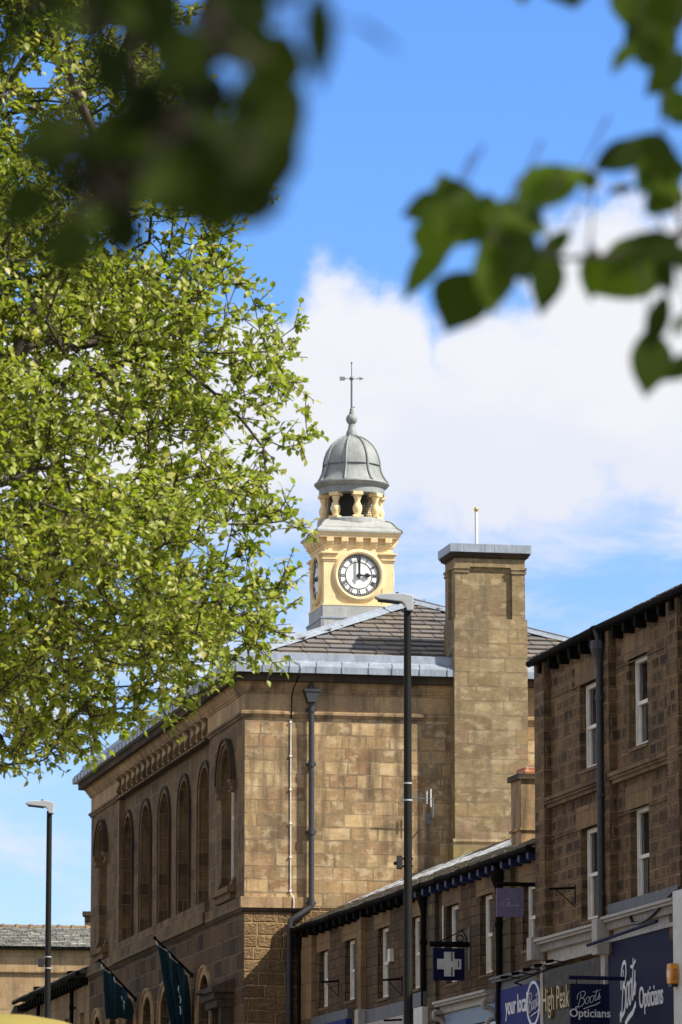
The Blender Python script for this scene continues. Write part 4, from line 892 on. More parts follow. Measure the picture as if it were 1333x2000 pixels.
def catmull(P,n=7):
    out=[];Q=[P[0]]+list(P)+[P[-1]]
    for i in range(1,len(Q)-2):
        for k in range(n):
            t=k/n;a,b,c,d=Q[i-1],Q[i],Q[i+1],Q[i+2]
            out.append(tuple(.5*((2*b[j])+(-a[j]+c[j])*t+(2*a[j]-5*b[j]+4*c[j]-d[j])*t*t+(-a[j]+3*b[j]-3*c[j]+d[j])*t**3) for j in range(2)))
    out.append(P[-1]);return out
def script_mb(strokes,mapf,w,ext=.012):
    mb=MB()
    for st in strokes:
        ww=w
        if isinstance(st,tuple): st,ww=st[0],w*st[1]
        P=catmull(st);n=len(P)
        for i in range(n-1):
            (x0,y0),(x1,y1)=P[i],P[i+1];d=math.hypot(x1-x0,y1-y0) or 1;px,py=-(y1-y0)/d*ww/2,(x1-x0)/d*ww/2;ex,ey=(x1-x0)/d*ww*.25,(y1-y0)/d*ww*.25
            mb.prism([(x0-px-ex,y0-py-ey),(x1-px+ex,y1-py+ey),(x1+px+ex,y1+py+ey),(x0+px-ex,y0+py-ey)],mapf,-ext/2,ext/2+i*.00002)
    return mb
# flowing 'Boots' lettering, unit box about 4.2 wide
BOOTS=[([(.75,1.75),(.6,1.2),(.35,.55),(.15,.15),(-.1,.05),(-.2,.2),(-.05,.32),(.1,.2)],1.1),([(.1,1.15),(.15,1.6),(.6,1.95),(1.25,2.0),(1.5,1.7),(1.2,1.35),(.75,1.2),(1.2,1.1),(1.35,.75),(1.05,.35),(.5,.2),(.1,.22)],1.2),
 ([(1.95,1.25),(1.65,1.1),(1.5,.75),(1.6,.45),(1.85,.45),(2.1,.75),(2.15,1.1),(1.95,1.25),(2.2,1.15),(2.4,1.2)],1),([(2.75,1.3),(2.45,1.15),(2.3,.8),(2.4,.5),(2.65,.5),(2.9,.8),(2.95,1.15),(2.75,1.3),(3.0,1.2),(3.15,1.3)],1),
 ([(3.5,1.95),(3.3,1.3),(3.15,.8),(3.25,.6),(3.45,.75)],1.1),([(2.8,1.75),(3.3,1.7),(3.8,1.8),(4.1,1.85)],.9),([(3.45,.75),(3.75,1.1),(3.95,1.5),(3.9,1.15),(4.05,.95),(3.9,.75),(3.65,.75),(3.75,.95),(4.15,1.05)],1),
 ([(1.2,-.15),(2.2,.02),(3.2,.12),(4.0,.35)],1.7)]
HALL=[([(.0,.0),(.1,.6),(.2,1.3)],1),([(-.35,.55),(.2,.6),(.75,.72)],1),([(.6,0),(.7,.6),(.85,1.3)],1),([(1.3,.5),(1.05,.5),(.95,.2),(1.1,0),(1.3,.25),(1.32,.5),(1.3,.1),(1.5,.1)],1),([(1.5,.1),(1.75,.9),(1.8,1.25),(1.65,.9),(1.65,.2),(1.8,.05)],1),([(1.8,.05),(2.1,.9),(2.15,1.25),(2.0,.9),(2.0,.2),(2.15,.05)],1),
 ([(2.25,.5),(2.3,.0),(2.4,.45),(2.52,.45),(2.52,.0),(2.65,.45),(2.78,.45),(2.8,.05),(2.95,.1)],1),([(3.3,.5),(3.05,.5),(2.95,.2),(3.1,0),(3.3,.25),(3.32,.5),(3.32,.05)],1),([(3.5,.5),(3.52,.0),(3.55,.35),(3.75,.5)],1),([(3.85,1.2),(3.85,.0)],1),([(4.15,.5),(3.88,.25),(4.25,0),(4.45,.1)],1),
 ([(1.55,1.75),(1.5,2.05),(1.7,1.85),(1.82,2.15),(1.95,1.85),(2.12,2.05),(2.1,1.75),(1.55,1.75)],.9)]
# wall lettering faces -x : reading runs from far (left) to near (right) i.e. -y direction
def wallmap(xp,yc,zc,k=1,sh=0): return lambda a,b,d:(xp-d,yc-a*k,zc+b)
ycT=yy(1268,1930,-.18)
text_mb('Opticians',.62,wallmap(-.18,yy(1252,1935,-.18)-1.0,T.X(1258,1962,-.18)[1]+.0,sx_:=1.0),sx=.78).build('lettering',M['letter'],hD) if False else None
zL=6.82
text_mb('Opticians',.52,wallmap(-.175,(yy(1251,1935,-.18)+yy(1292,1935,-.18))/2,T.X(1271,1962,-.18)[1]-.02),sx=.72,bold=.004).build('lettering',M['letter'],hD)
ka=(yy(1212,1935,-.18)-yy(1243,1935,-.18))/4.35
sc_=.50
script_mb(BOOTS,lambda a,b,d:(-.178-d,yy(1213,1935,-.18)-a*ka,6.50+b*.50+a*.02),.115).build('script_lettering',M['letter'],hD)
text_mb('High Peak',.62,wallmap(-.17,(yy(1059,1945,-.17)+yy(1116,1945,-.17))/2,T.X(1085,1972,-.17)[1]),sx=.74,ext=.05).build('lettering',M['gold'],hD)
text_mb('eyecare',.2,wallmap(-.115,yy(1100,1990,-.1),T.X(1100,1992,-.1)[1]),sx=.9).build('lettering',M['gold'],hD) if False else None
# 'your local' royal blue fascia of the next shop
yb0,yb1=yL+.004,yBC-.1
tbox('fascia_board',M['royal'],-.14,-.003,yb0,yb1,5.8,T.X(1015,1925,-.14)[1],hC);zt_=T.X(1015,1925,-.14)[1]
cornice(hC,yb0,yb1,zt_+.26,.26,M['lead_dark'],.2,False)
text_mb('your local',.50,wallmap(-.15,(yy(990,1975,-.15)+yy(1029,1965,-.15))/2,T.X(1010,1978,-.15)[1]),sx=.80,bold=.004).build('lettering',M['letter'],hC)
ang=[2*math.pi*i/40 for i in range(40)]
rp_=MB();ry,rz=yL+.50,T.X(1051,1958,-.15)[1]
for i in range(40):
    a,b=ang[i],ang[(i+1)%40]
    rp_.prism([(ry+.48*math.cos(a),rz+.42*math.sin(a)),(ry+.48*math.cos(b),rz+.42*math.sin(b)),(ry+.41*math.cos(b),rz+.37*math.sin(b)),(ry+.41*math.cos(a),rz+.37*math.sin(a))],mxf,-.16,-.14)
rp_.build('round_emblem',M['letter'],hC)
script_mb(BOOTS,lambda a,b,d:(-.155-d,ry+.38-a*.19,rz-.2+b*.2),.05).build('script_lettering',M['letter'],hC)
# middle shop: white cornice, scroll consoles, pale blue fascia
zq=T.X(905,1945,-.3)[1];ya_,yb_=yBC+.08,yy(846,1965,-.3)
cornice(hB,ya_,yb_,zq+.02,.32,M['shopwhite'],.16,False);tbox('fascia_board',M['sky_fascia'],-.1,-.003,ya_,yb_-.2,T.X(925,1990,-.1)[1]-.1,zq-.16,hB)
for yv in (yb_-.12,ya_+.1):
    m_=MB();P=catmull([(-.05,zq-.95),(-.25,zq-.85),(-.22,zq-.6),(-.1,zq-.5),(-.15,zq-.35),(-.3,zq-.3),(-.28,zq-.18),(-.15,zq-.2)],5);m_.tube([(a,yv,b) for a,b in P],.05,6);m_.build('scroll_console',M['shopwhite'],hB,smooth=True)
tbox('shop_front',M['glass'],-.02,-.003,ya_+.2,yb_-.2,.6,T.X(925,1990,-.1)[1]-.1,hB)
# first shop: white and blue fascia tops, carved stone end block
zf=T.X(750,1990,-.2)[1]
tbox('fascia_board',M['shopwhite'],-.16,-.003,yy(803,1990),yy(708,2000),5.8,zf,hA);tbox('flashing_board',M['lead_dark'],-.1,-.002,yy(803,1990),yy(708,2000),zf+.02,zf+.3,hA)
tbox('fascia_board',M['royal'],-.14,-.003,yy(688,1990),yy(640,1990),5.8,T.X(665,1992,-.14)[1],hA);tbox('flashing_board',M['lead_dark'],-.1,-.002,yy(688,1990),-.3,T.X(665,1992,-.14)[1]+.0,T.X(665,1992,-.14)[1]+.22,hA)
tbox('end_block',M['crosswhite'],-.2,-.003,yy(825,1980,-.2),yy(808,1980,-.2),5.8,T.X(815,1968,-.2)[1],hA);tbox('flashing_board',M['lead_dark'],-.16,-.003,yy(827,1950,-.16),yy(806,1950,-.16),T.X(815,1966,-.2)[1],T.X(815,1938,-.2)[1],hA)
tbox('console_block',M['shopwhite'],-.25,-.003,yy(700,1990,-.25),yy(693,1990,-.25),5.8,T.X(696,1972,-.25)[1],hA)
# ------------------------------------------------------------------ projecting signs and fittings
def trot(): return T.a
def psign(name,label,uR,v,wpx0,wpx1,v0,v1,boardmat,scroll=False,mdeco=None):
    """hanging board seen face on; uR = pixel of its fixing on the facade"""
    y,z=T.X(uR,v,0);w=tworld(0,y,z);r=empty(name,tuple(w),T.a,label=label,cat='sign')
    x0,_=T.Y(wpx0,v1,y);x1,_=T.Y(wpx1,v1,y);zt=T.Y((wpx0+wpx1)/2,v0,y)[1]-z;zb=T.Y((wpx0+wpx1)/2,v1,y)[1]-z
    return r,x0,x1,zb,zt,y,z
r,x0,x1,zb,zt,y,z=psign('hanging_sign','navy hanging sign board lettered Boots Opticians in white, under a long navy arm',1240,1912,1114,1190,1922,2001,M['navy'])
MB().tube([(.0,0,0),(x0-.02,0,.01)],.035,8).build('arm',M['navy2'],r);MB().box(x0,x1,-.03,.03,zb,zt).build('board',M['navy'],r)
for xx in (x0+.12,x1-.12): MB().tube([(xx,0,zt),(xx,0,.0)],.012,5).build('hanger',M['navy2'],r)
cxm=(x0+x1)/2;k=(x1-x0)/76
text_mb('Opticians',.205,lambda a,b,d:(cxm+a,-.035-d,zt-b*0-62*k+b),sx=.95,bold=.002).build('lettering',M['letter'],r)
ks=(x1-x0)*.64/4.3
script_mb(BOOTS,lambda a,b,d:(x0+.16*(x1-x0)+a*ks,-.036-d,zt-47*k+b*ks*1.35+a*.018),.20*ks*2.4).build('script_lettering',M['letter'],r)
r,x0,x1,zb,zt,y,z=psign('hanging_sign','faded violet hanging sign with white Hallmark script and a small crown',1056,1728,970,1023,1735,1791,M['lilac'])
MB().tube([(0,0,0),(x0,0,.0)],.04,6).build('arm',M['irondark'],r);MB().box(-.01,.04,-.06,.06,-.6,.12).build('wall_plate',M['irondark'],r)
MB().box(x0,x1,-.025,.025,zb,zt).build('board',M['lilac'],r);kk=(x1-x0)/5.6
script_mb(HALL,lambda a,b,d:(x0+.62*kk+a*kk,-.03-d,zb+(zt-zb)*.36+b*kk*.72),.085*kk*2.4).build('script_lettering',M['letter'],r)
r,x0,x1,zb,zt,y,z=psign('hanging_sign','dark blue square sign with a big off-white pharmacy cross on a scrolled black bracket',918,1845,846,907,1852,1915,M['navy'])
MB().tube([(0.0,0,0),(x0-.06,0,.0)],.055,8).build('arm',M['irondark'],r);MB().box(-.02,.03,-.05,.05,-.5,.35).build('wall_plate',M['iron'],r)
s_=MB();s_.tube([(x,0,q) for x,q in catmull([(x0+.1,.03),(x0+.35,.15),(x0+.62,.28),(-.15,.27),(-.06,.12),(-.08,.02)],5)],.012,5);s_.tube([(-.2+.07*math.cos(a),0,.12+.07*math.sin(a)) for a in [i*.45 for i in range(14)]],.012,5);s_.build('scroll',M['irondark'],r)
MB().box(x0,x1,-.04,.04,zb,zt).build('board',M['navy'],r)
cxm=(x0+x1)/2;czm=(zb+zt)/2;W2=(x1-x0)*.38;a_=W2*.42
cr=MB();cr.prism([(cxm-W2,czm-a_),(cxm-a_,czm-a_),(cxm-a_,czm-W2),(cxm+a_,czm-W2),(cxm+a_,czm-a_),(cxm+W2,czm-a_),(cxm+W2,czm+a_),(cxm+a_,czm+a_),(cxm+a_,czm+W2),(cxm-a_,czm+W2),(cxm-a_,czm+a_),(cxm-W2,czm+a_)],lambda p,q,d:(p,d,q),-.07,-.04);cr.build('cross',M['crosswhite'],r)
sl_=MB()
for dx,dz,hh in ((.5*a_,W2*.62,.09),(.5*a_,-W2*.62,.09),(W2*.78,0,.06)): sl_.box(cxm+dx-.012,cxm+dx+.012,-.073,-.07,czm+dz-hh,czm+dz+hh)
sl_.build('cross_slots',M['black'],r)
def armbracket(label,uR,v,uL,stay=True,vd=30):
    y,z=T.X(uR,v,0);w=tworld(0,y,z);r=empty('sign_bracket',tuple(w),T.a,label=label,cat='bracket',group='empty iron sign brackets on the shop walls')
    x0,_=T.Y(uL,v,y);m=MB();m.tube([(0,0,0),(x0,0,-.03)],.022,6);m.box(-.01,.03,-.03,.03,-.3,.06);r_=m.build('arm',M['irondark'],r)
    if stay: MB().tube([(0,0,-.35),(x0*.75,0,-.03)],.009,4).build('stay',M['irondark'],r)
    return r
armbracket('empty black iron bracket low on the tall shop wall, right of the violet sign',1124,1734,1073);armbracket('empty iron bracket on the low terrace wall nearest the hall',662,1916,628);armbracket('empty iron bracket beside the ivory alarm box',786,1912,748);armbracket('flat iron bracket at the bottom behind the near lamp column',800,1991,750,False)
y,z=T.X(768,1866,0);w=tworld(0,y,z);r=empty('alarm_box',tuple(w),T.a,label='small ivory tapered alarm box on the low terrace wall',cat='alarm box')
MB().prism([(-.13,-.14),(.13,-.14),(.08,.14),(-.08,.14)],lambda p,q,d:(d,p*.9,q),-.1,0).build('casing',M['cream_box'],r,bevel=.01);MB().box(-.08,-.01,-.1,.1,-.155,-.14).build('foot',M['black'],r)
y,z=T.X(1322,1902,-.26);w=tworld(-.26,y,z);r=empty('alarm_box',tuple(w),T.a,label='orange hexagonal alarm box on the white shop pilaster at right edge',cat='alarm box')
MB().prism([(-.10,-.17),(.10,-.17),(.15,0),(.10,.17),(-.10,.17),(-.15,0)],lambda p,q,d:(d,p,q),-.14,0).build('casing',M['orange'],r,bevel=.012);MB().box(-.12,-.02,-.09,.09,-.22,-.17).build('strobe',M['black'],r);MB().box(-.145,-.14,-.05,.05,-.06,.06).build('badge',M['letter'],r)
g_=MB()
for i in range(5): g_.box(-.1,-.03,-.152,-.14,-.1+i*.04,-.085+i*.04)
g_.build('vents',M['terracotta'],r)
y,z=T.X(1130,1905,-.4)
sp_=empty('spotlight_rail',tuple(tworld(-.15,yy(1056,1900),7.6)),T.a,label='thin black rail of small spotlights along the shop front above the brown fascia',cat='light rail')
ln=yy(1170,1880)-yy(1056,1900);MB().tube([(-.1,.4,-.05),(-.3,.2,-.02),(-.35,ln,.12)],.016,5).build('rail',M['irondark'],sp_)
for k in range(5):
    m_=MB();yy_=ln*(k+.5)/5;m_.tube([(-.35,yy_,.02+.1*k/5),(-.62,yy_+.02,.06+.1*k/5)],.012,5);m_.tube([(-.58,yy_+.02,.05+.1*k/5),(-.72,yy_+.03,.03+.1*k/5)],.03,8);m_.build('spotlight',M['irondark'],sp_)
# unseen row added across the street, bouncing warm light onto the shaded walls
op=empty('bounce_terrace',tuple(tworld(-34,-82,0)),T.a,label='unseen sandstone terrace added across the street to bounce warm light',cat='building')
mb=MB();ops=[]
for k in range(18):
    yc=3+k*6.2
    for z0,z1 in ((.8,2.9),(4.4,6.2),(7.6,9.2)): ops.append((yc-.6,yc+.6,z0,z1,False))
colwall(mb,lambda u,z,w:(-w,u,z),0,112,0,10.6,0,.35,ops);mb.build('wall',M['far'],op)
MB().box(-.5,-.4,0,112,0,10.5).build('rooms',M['core'],op)
MB().add([(.3,0,10.6),(.3,112,10.6),(-4,0,13.2),(-4,112,13.2),(-8.3,0,10.6),(-8.3,112,10.6)],[(0,1,3,2),(2,3,5,4),(0,2,4),(1,5,3),(0,4,5,1)]).build('roof',M['slate_terrace'],op)
# ------------------------------------------------------------------ far terrace beyond the hall and the pale building behind it
ft=empty('far_terrace',(hp(0,24.0,0).x,hp(0,24.0,0).y,0),ALPHA,label='low dark terrace roof edge running on beyond the far end of the hall',cat='building')
e0=1;L_=13.4;ZF=10.72
ops=[(1.0,1.8,7.6,9.7,False),(4.0,4.8,7.6,9.7,False),(8,8.8,7.6,9.7,False),(11.3,12.1,7.6,9.7,False)]
mb=MB();colwall(mb,mxf,0,L_,0,ZF-.1,0,.35,ops);mb.box(.35,7,L_-.3,L_,0,ZF-.1);mb.box(.35,7,0,.3,0,ZF-.1);mb.build('wall',M['dress'],ft)
for a,b,z0,z1,_ in ops: sash(ft,a+.004,b-.004,z0+.004,z1-.004,.12)
y=.3
while y<L_:
    MB().box(-.28,-.002,y-.07,y+.07,ZF-.32,ZF-.12).build('eaves_bracket',M['irondark'],ft);y+=.6
gutter(ft,-.34,-.0,L_+.1,ZF-.03,.055);k=math.tan(math.radians(23))
MB().add([(-.34,0,ZF),(-.34,L_,ZF),(3,0,ZF+3.34*k),(3,L_,ZF+3.34*k),(6.4,0,ZF),(6.4,L_,ZF)],[(0,1,3,2),(2,3,5,4),(0,2,4),(1,5,3),(0,4,5,1)]).build('roof_deck',M['lead_dark'],ft)
s=MB();slate_field(s,(-.36,0,ZF+.02),(0,1,0),(3.3,0,3.3*k),L_,3.34/math.cos(math.radians(23)),lambda x,y:True,w=.32,h=.24,th=.02);s.build('roof_slates',M['slate_pale'],ft,recalc=False)
downpipe(ft,-.12,2.6,10.5,0,.06,M['irondark']);downpipe(ft,-.12,9.5,10.5,0,.06,M['irondark'])
MB().add([(-.9,L_+.02,9.2),(-.3,L_+.02,ZF-.1),(0,L_+.02,ZF-.1),(0,L_+.02,9.2),(-.9,L_+.3,9.2),(-.3,L_+.3,ZF-.1),(0,L_+.3,ZF-.1),(0,L_+.3,9.2)],[(0,1,2,3),(7,6,5,4),(0,4,5,1),(1,5,6,2),(2,6,7,3),(3,7,4,0)]).build('gable_verge',M['slate_terrace'],ft)
fb=atY(60,1852,168)
pb=empty('pale_building',(fb.x,168,0),ALPHA,label='pale sandstone building closing the street at far left under a lichened slate roof',cat='building')
ze=fb.z;MB().box(-12,9,0,9,0,ze-.05).build('wall',M['far'],pb);MB().box(-12.1,9.1,-.1,0,ze-.85,ze-.8).build('string_course',M['trim'],pb)
MB().box(-12.2,9.2,-.3,-.0,ze-.06,ze).build('gutter',M['irondark'],pb)
zr=atY(60,1812,170.2).z;rr_=2.3
MB().add([(-12.2,-.28,ze+.02),(9.2,-.28,ze+.02),(9.2,rr_,zr),(-12.2,rr_,zr),(9.2,6,ze),(-12.2,6,ze)],[(0,1,2,3),(3,2,4,5),(1,4,2),(0,3,5),(0,5,4,1)]).build('roof_deck',M['lead_dark'],pb)
s=MB();slate_field(s,(-12.2,-.3,ze+.04),(1,0,0),(0,rr_+.28,zr-ze),21.4,math.hypot(rr_+.28,zr-ze),lambda x,y:True,w=.3,h=.2,th=.02);s.build('roof_slates',M['slate_pale'],pb,recalc=False)
m_=MB();x=-12.2
while x<9: m_.box(x+.01,x+.49,rr_-.15,rr_+.15,zr-.02,zr+.10);m_.box(x-.04,x+.05,rr_-.18,rr_+.18,zr,zr+.125);x+=.5
m_.build('ridge_tiles',M['far'],pb)
c_=atY(172,1800,175);cc=empty('chimney',(c_.x,172,13),0,label='tiny dark chimney top peeping out past the far corner of the hall',cat='chimney');MB().box(.06,.7,-.3,.3,-1,c_.z-13-.05).build('shaft',M['mossy'],cc);MB().box(-.02,.8,-.4,.4,c_.z-13-.05,c_.z-13+.1).build('cap',M['dark_trim'],cc)
# ------------------------------------------------------------------ street lamps
def lamp(u,vtop,Y,label,boxes):
    p=atY(u,vtop,Y);r=empty('street_lamp',(p.x,Y,.13),0,label=label,cat='street lamp',group='tall grey LED street lamps');h=p.z-.13
    c=MB();c.lathe([(.11,0),(.11,1.6),(.075,1.75),(.055,h)],(0,0,0),16);c.build('column',M['post'],r,smooth=True)
    hd=MB();a=.50
    hd.prism([(-.50,.155),(-.42,.115),(-.08,.075),(-.04,.03),(.0,-.06),(.09,-.06),(.09,.17),(-.06,.205),(-.4,.20)],lambda x,z,y:(x,y,h+z),-.13,.13);o=hd.build('lamp_head',M['lamphead'],r,bevel=.012)
    MB().prism([(-.45,.108),(-.12,.068),(-.12,.08),(-.45,.122)],lambda x,z,y:(x,y,h+z-.006),-.10,.10).build('diffuser',M['iron'],o)
    MB().sphere((-.15,0,h+.215),.03,6).build('photocell',M['iron'],o)
    return r,h
Lp,h=lamp(796,1187,72,'tall grey street lamp column standing in front of the sunlit side wall of the hall',0)
zz=lambda v:atY(796,v,72).z-.13
b=MB();b.prism([(-.175,-.03),(-.15,.0),(-.095,.0),(-.075,-.02)],lambda x,y,z:(x,y,z),zz(1697),zz(1672));b.box(-.17,-.085,-.05,.07,zz(1697),zz(1671));b.build('control_box',M['iron'],Lp,bevel=.01);q=MB();q.sphere((-.19,0,zz(1686)),.03,6);q.build('sensor',M['black'],Lp)
for v in (1530,1563): MB().tube([(0,0,zz(v)-.012),(0,0,zz(v)+.012)],.066,14).build('steel_band',M['lamphead'],Lp);
for v in (1677,1692): m_=MB();m_.tube([(-.085,0,zz(v)),(.08,0,zz(v))],.014,6);m_.build('clamp',M['irondark'],Lp)
Lp2,h=lamp(97,1584,99,'thin grey street lamp column at left seen against the open sky',0)
zz2=lambda v:atY(97,v,99).z-.13
MB().box(-.2,-.08,-.08,.08,zz2(1888),zz2(1872)).build('control_box',M['iron'],Lp2,bevel=.01)
for v in (1869,1891): MB().tube([(0,0,zz2(v)-.012),(0,0,zz2(v)+.012)],.07,14).build('steel_band',M['lamphead'],Lp2)
# ------------------------------------------------------------------ yellow canopy (market parasol) at bottom left
pc=atY(15,1981,30);ca=empty('market_parasol',(pc.x,30,0),0,label='rounded yellow canopy top just showing at the bottom left corner',cat='parasol')
pf=[(.01,0),(.15,-.008),(.35,-.045),(.6,-.13),(.9,-.27),(1.2,-.46),(1.22,-.60)]
MB().lathe([(r_,pc.z+z_) for r_,z_ in reversed(pf)],(0,0,0),40).build('canopy',M['yellow'],ca,smooth=True);MB().tube([(0,0,0),(0,0,pc.z-.1)],.03,10).build('pole',M['upvc'],ca);MB().lathe([(.3,0),(.3,.08),(.06,.12)],(0,0,0),20).build('base',M['iron'],ca)
# ------------------------------------------------------------------ trees
def leaves_mesh(name,P,D,Nn,S,mat,parent,tones,curl=.25,long=1.0):
    """P base points, D leaf axis, Nn leaf normal, S length; ovate leaves folded along the midrib"""
    n=len(P);D=D/np.linalg.norm(D,axis=1,keepdims=True);B=np.cross(D,Nn);B/=np.linalg.norm(B,axis=1,keepdims=True)+1e-9;Nn=np.cross(B,D)
    S=S[:,None];w=.40*S/long
    v=np.empty((n,8,3));f=curl
    v[:,0]=P;v[:,1]=P+D*S*.28+B*w*.85+Nn*w*f;v[:,2]=P+D*S*.62+B*w*.8+Nn*w*f;v[:,3]=P+D*S-Nn*S*.10
    v[:,4]=P+D*S*.62-B*w*.8+Nn*w*f;v[:,5]=P+D*S*.28-B*w*.85+Nn*w*f;v[:,6]=P+D*S*.3;v[:,7]=P+D*S*.65-Nn*S*.03
    fa=np.array([[0,6,1,1],[6,7,2,1],[7,3,2,2],[0,5,6,6],[5,4,7,6],[4,3,7,7]])
    me=bpy.data.meshes.new(name);me.vertices.add(n*8);me.vertices.foreach_set('co',v.reshape(-1))
    faces=[(0,6,1),(6,7,2,1),(7,3,2),(0,5,6),(5,4,7,6),(4,3,7)];idx=np.concatenate([np.array(q) for q in faces]);cnt=np.array([len(q) for q in faces])
    loops=(idx[None,:]+np.arange(n)[:,None]*8).reshape(-1);tot=np.tile(cnt,n);start=np.concatenate([[0],np.cumsum(tot)[:-1]])
    me.loops.add(len(loops));me.loops.foreach_set('vertex_index',loops.astype(np.int32));me.polygons.add(len(tot));me.polygons.foreach_set('loop_start',start.astype(np.int32))
    me.polygons.foreach_set('use_smooth',np.ones(len(tot),bool))
    me.update(calc_edges=True)
    at=me.attributes.new('tone','FLOAT','POINT');at.data.foreach_set('value',np.repeat(tones,8).astype(np.float32))
    me.materials.append(mat);o=bpy.data.objects.new(name,me);COL.objects.link(o);o.parent=parent;return o
def tubes_mesh(name,A,B,ra,rb,mat,parent,k=5):
    n=len(A);d=B-A;ln=np.linalg.norm(d,axis=1,keepdims=True)+1e-9;t=d/ln
    ref=np.tile(np.array([[.31,.2,.93]]),(n,1));u=np.cross(t,ref);u/=np.linalg.norm(u,axis=1,keepdims=True)+1e-9;w=np.cross(t,u)
    a=2*np.pi*np.arange(k)/k;c=np.cos(a)[None,:,None];s=np.sin(a)[None,:,None]
    v0=A[:,None]+(u[:,None]*c+w[:,None]*s)*ra[:,None,None];v1=(B+t*rb[:,None]*.5)[:,None]+(u[:,None]*c+w[:,None]*s)*rb[:,None,None]
    v=np.concatenate([v0,v1],1).reshape(-1,3);q=[]
    for i in range(k): q.append([i,(i+1)%k,k+(i+1)%k,k+i])
    loops=(np.array(q).reshape(-1)[None]+np.arange(n)[:,None]*2*k).reshape(-1)
    me=bpy.data.meshes.new(name);me.vertices.add(len(v));me.vertices.foreach_set('co',v.reshape(-1));me.loops.add(len(loops));me.loops.foreach_set('vertex_index',loops.astype(np.int32))
    me.polygons.add(n*k);me.polygons.foreach_set('loop_start',np.arange(0,n*k*4,4).astype(np.int32));me.polygons.foreach_set('use_smooth',np.ones(n*k,bool));me.update(calc_edges=True)
    me.materials.append(mat);o=bpy.data.objects.new(name,me);COL.objects.link(o);o.parent=parent;return o
def grow(targets,nodes,parents,step=.22,kpath=.12,jit=.03,plen=None):
    nodes=[np.array(p,float) for p in nodes];parents=list(parents);cap=len(targets)*14+len(nodes)
    arr=np.zeros((cap,3));arr[:len(nodes)]=nodes;pl=np.zeros(cap);cnt=len(nodes);ends=[]
    for i in range(1,cnt): pl[i]=pl[parents[i]]+np.linalg.norm(arr[i]-arr[parents[i]])
    for t in targets:
        d=np.linalg.norm(arr[:cnt]-t,axis=1);c=d+kpath*pl[:cnt];j=int(np.argmin(c));d0=d[j];m=max(1,int(d0/step))
        p=arr[j].copy();prev=j
        # leave the parent along its own direction, then bend to the target
        pd=(arr[j]-arr[parents[j]]) if parents[j]>=0 else np.array([0,0,1.]);pd/=np.linalg.norm(pd)+1e-9
        for q in range(1,m+1):
            s=q/m;pos=arr[j]*(1-s)+t*s+pd*d0*.35*s*(1-s)+(rng.normal(0,jit,3) if q<m else 0)
            if cnt>=cap:break
            arr[cnt]=pos;parents.append(prev);pl[cnt]=pl[prev]+np.linalg.norm(pos-arr[prev]);prev=cnt;cnt+=1
        ends.append(prev)
    return arr[:cnt],np.array(parents),ends
def radii(arr,par,r0=.0035,e=2.3):
    n=len(arr);a=np.zeros(n);ch=np.zeros(n,int)
    for i in range(n-1,0,-1):
        if ch[i]==0:a[i]+=r0**e
        if par[i]>=0:a[par[i]]+=a[i];ch[par[i]]+=1
    return a**(1/e)
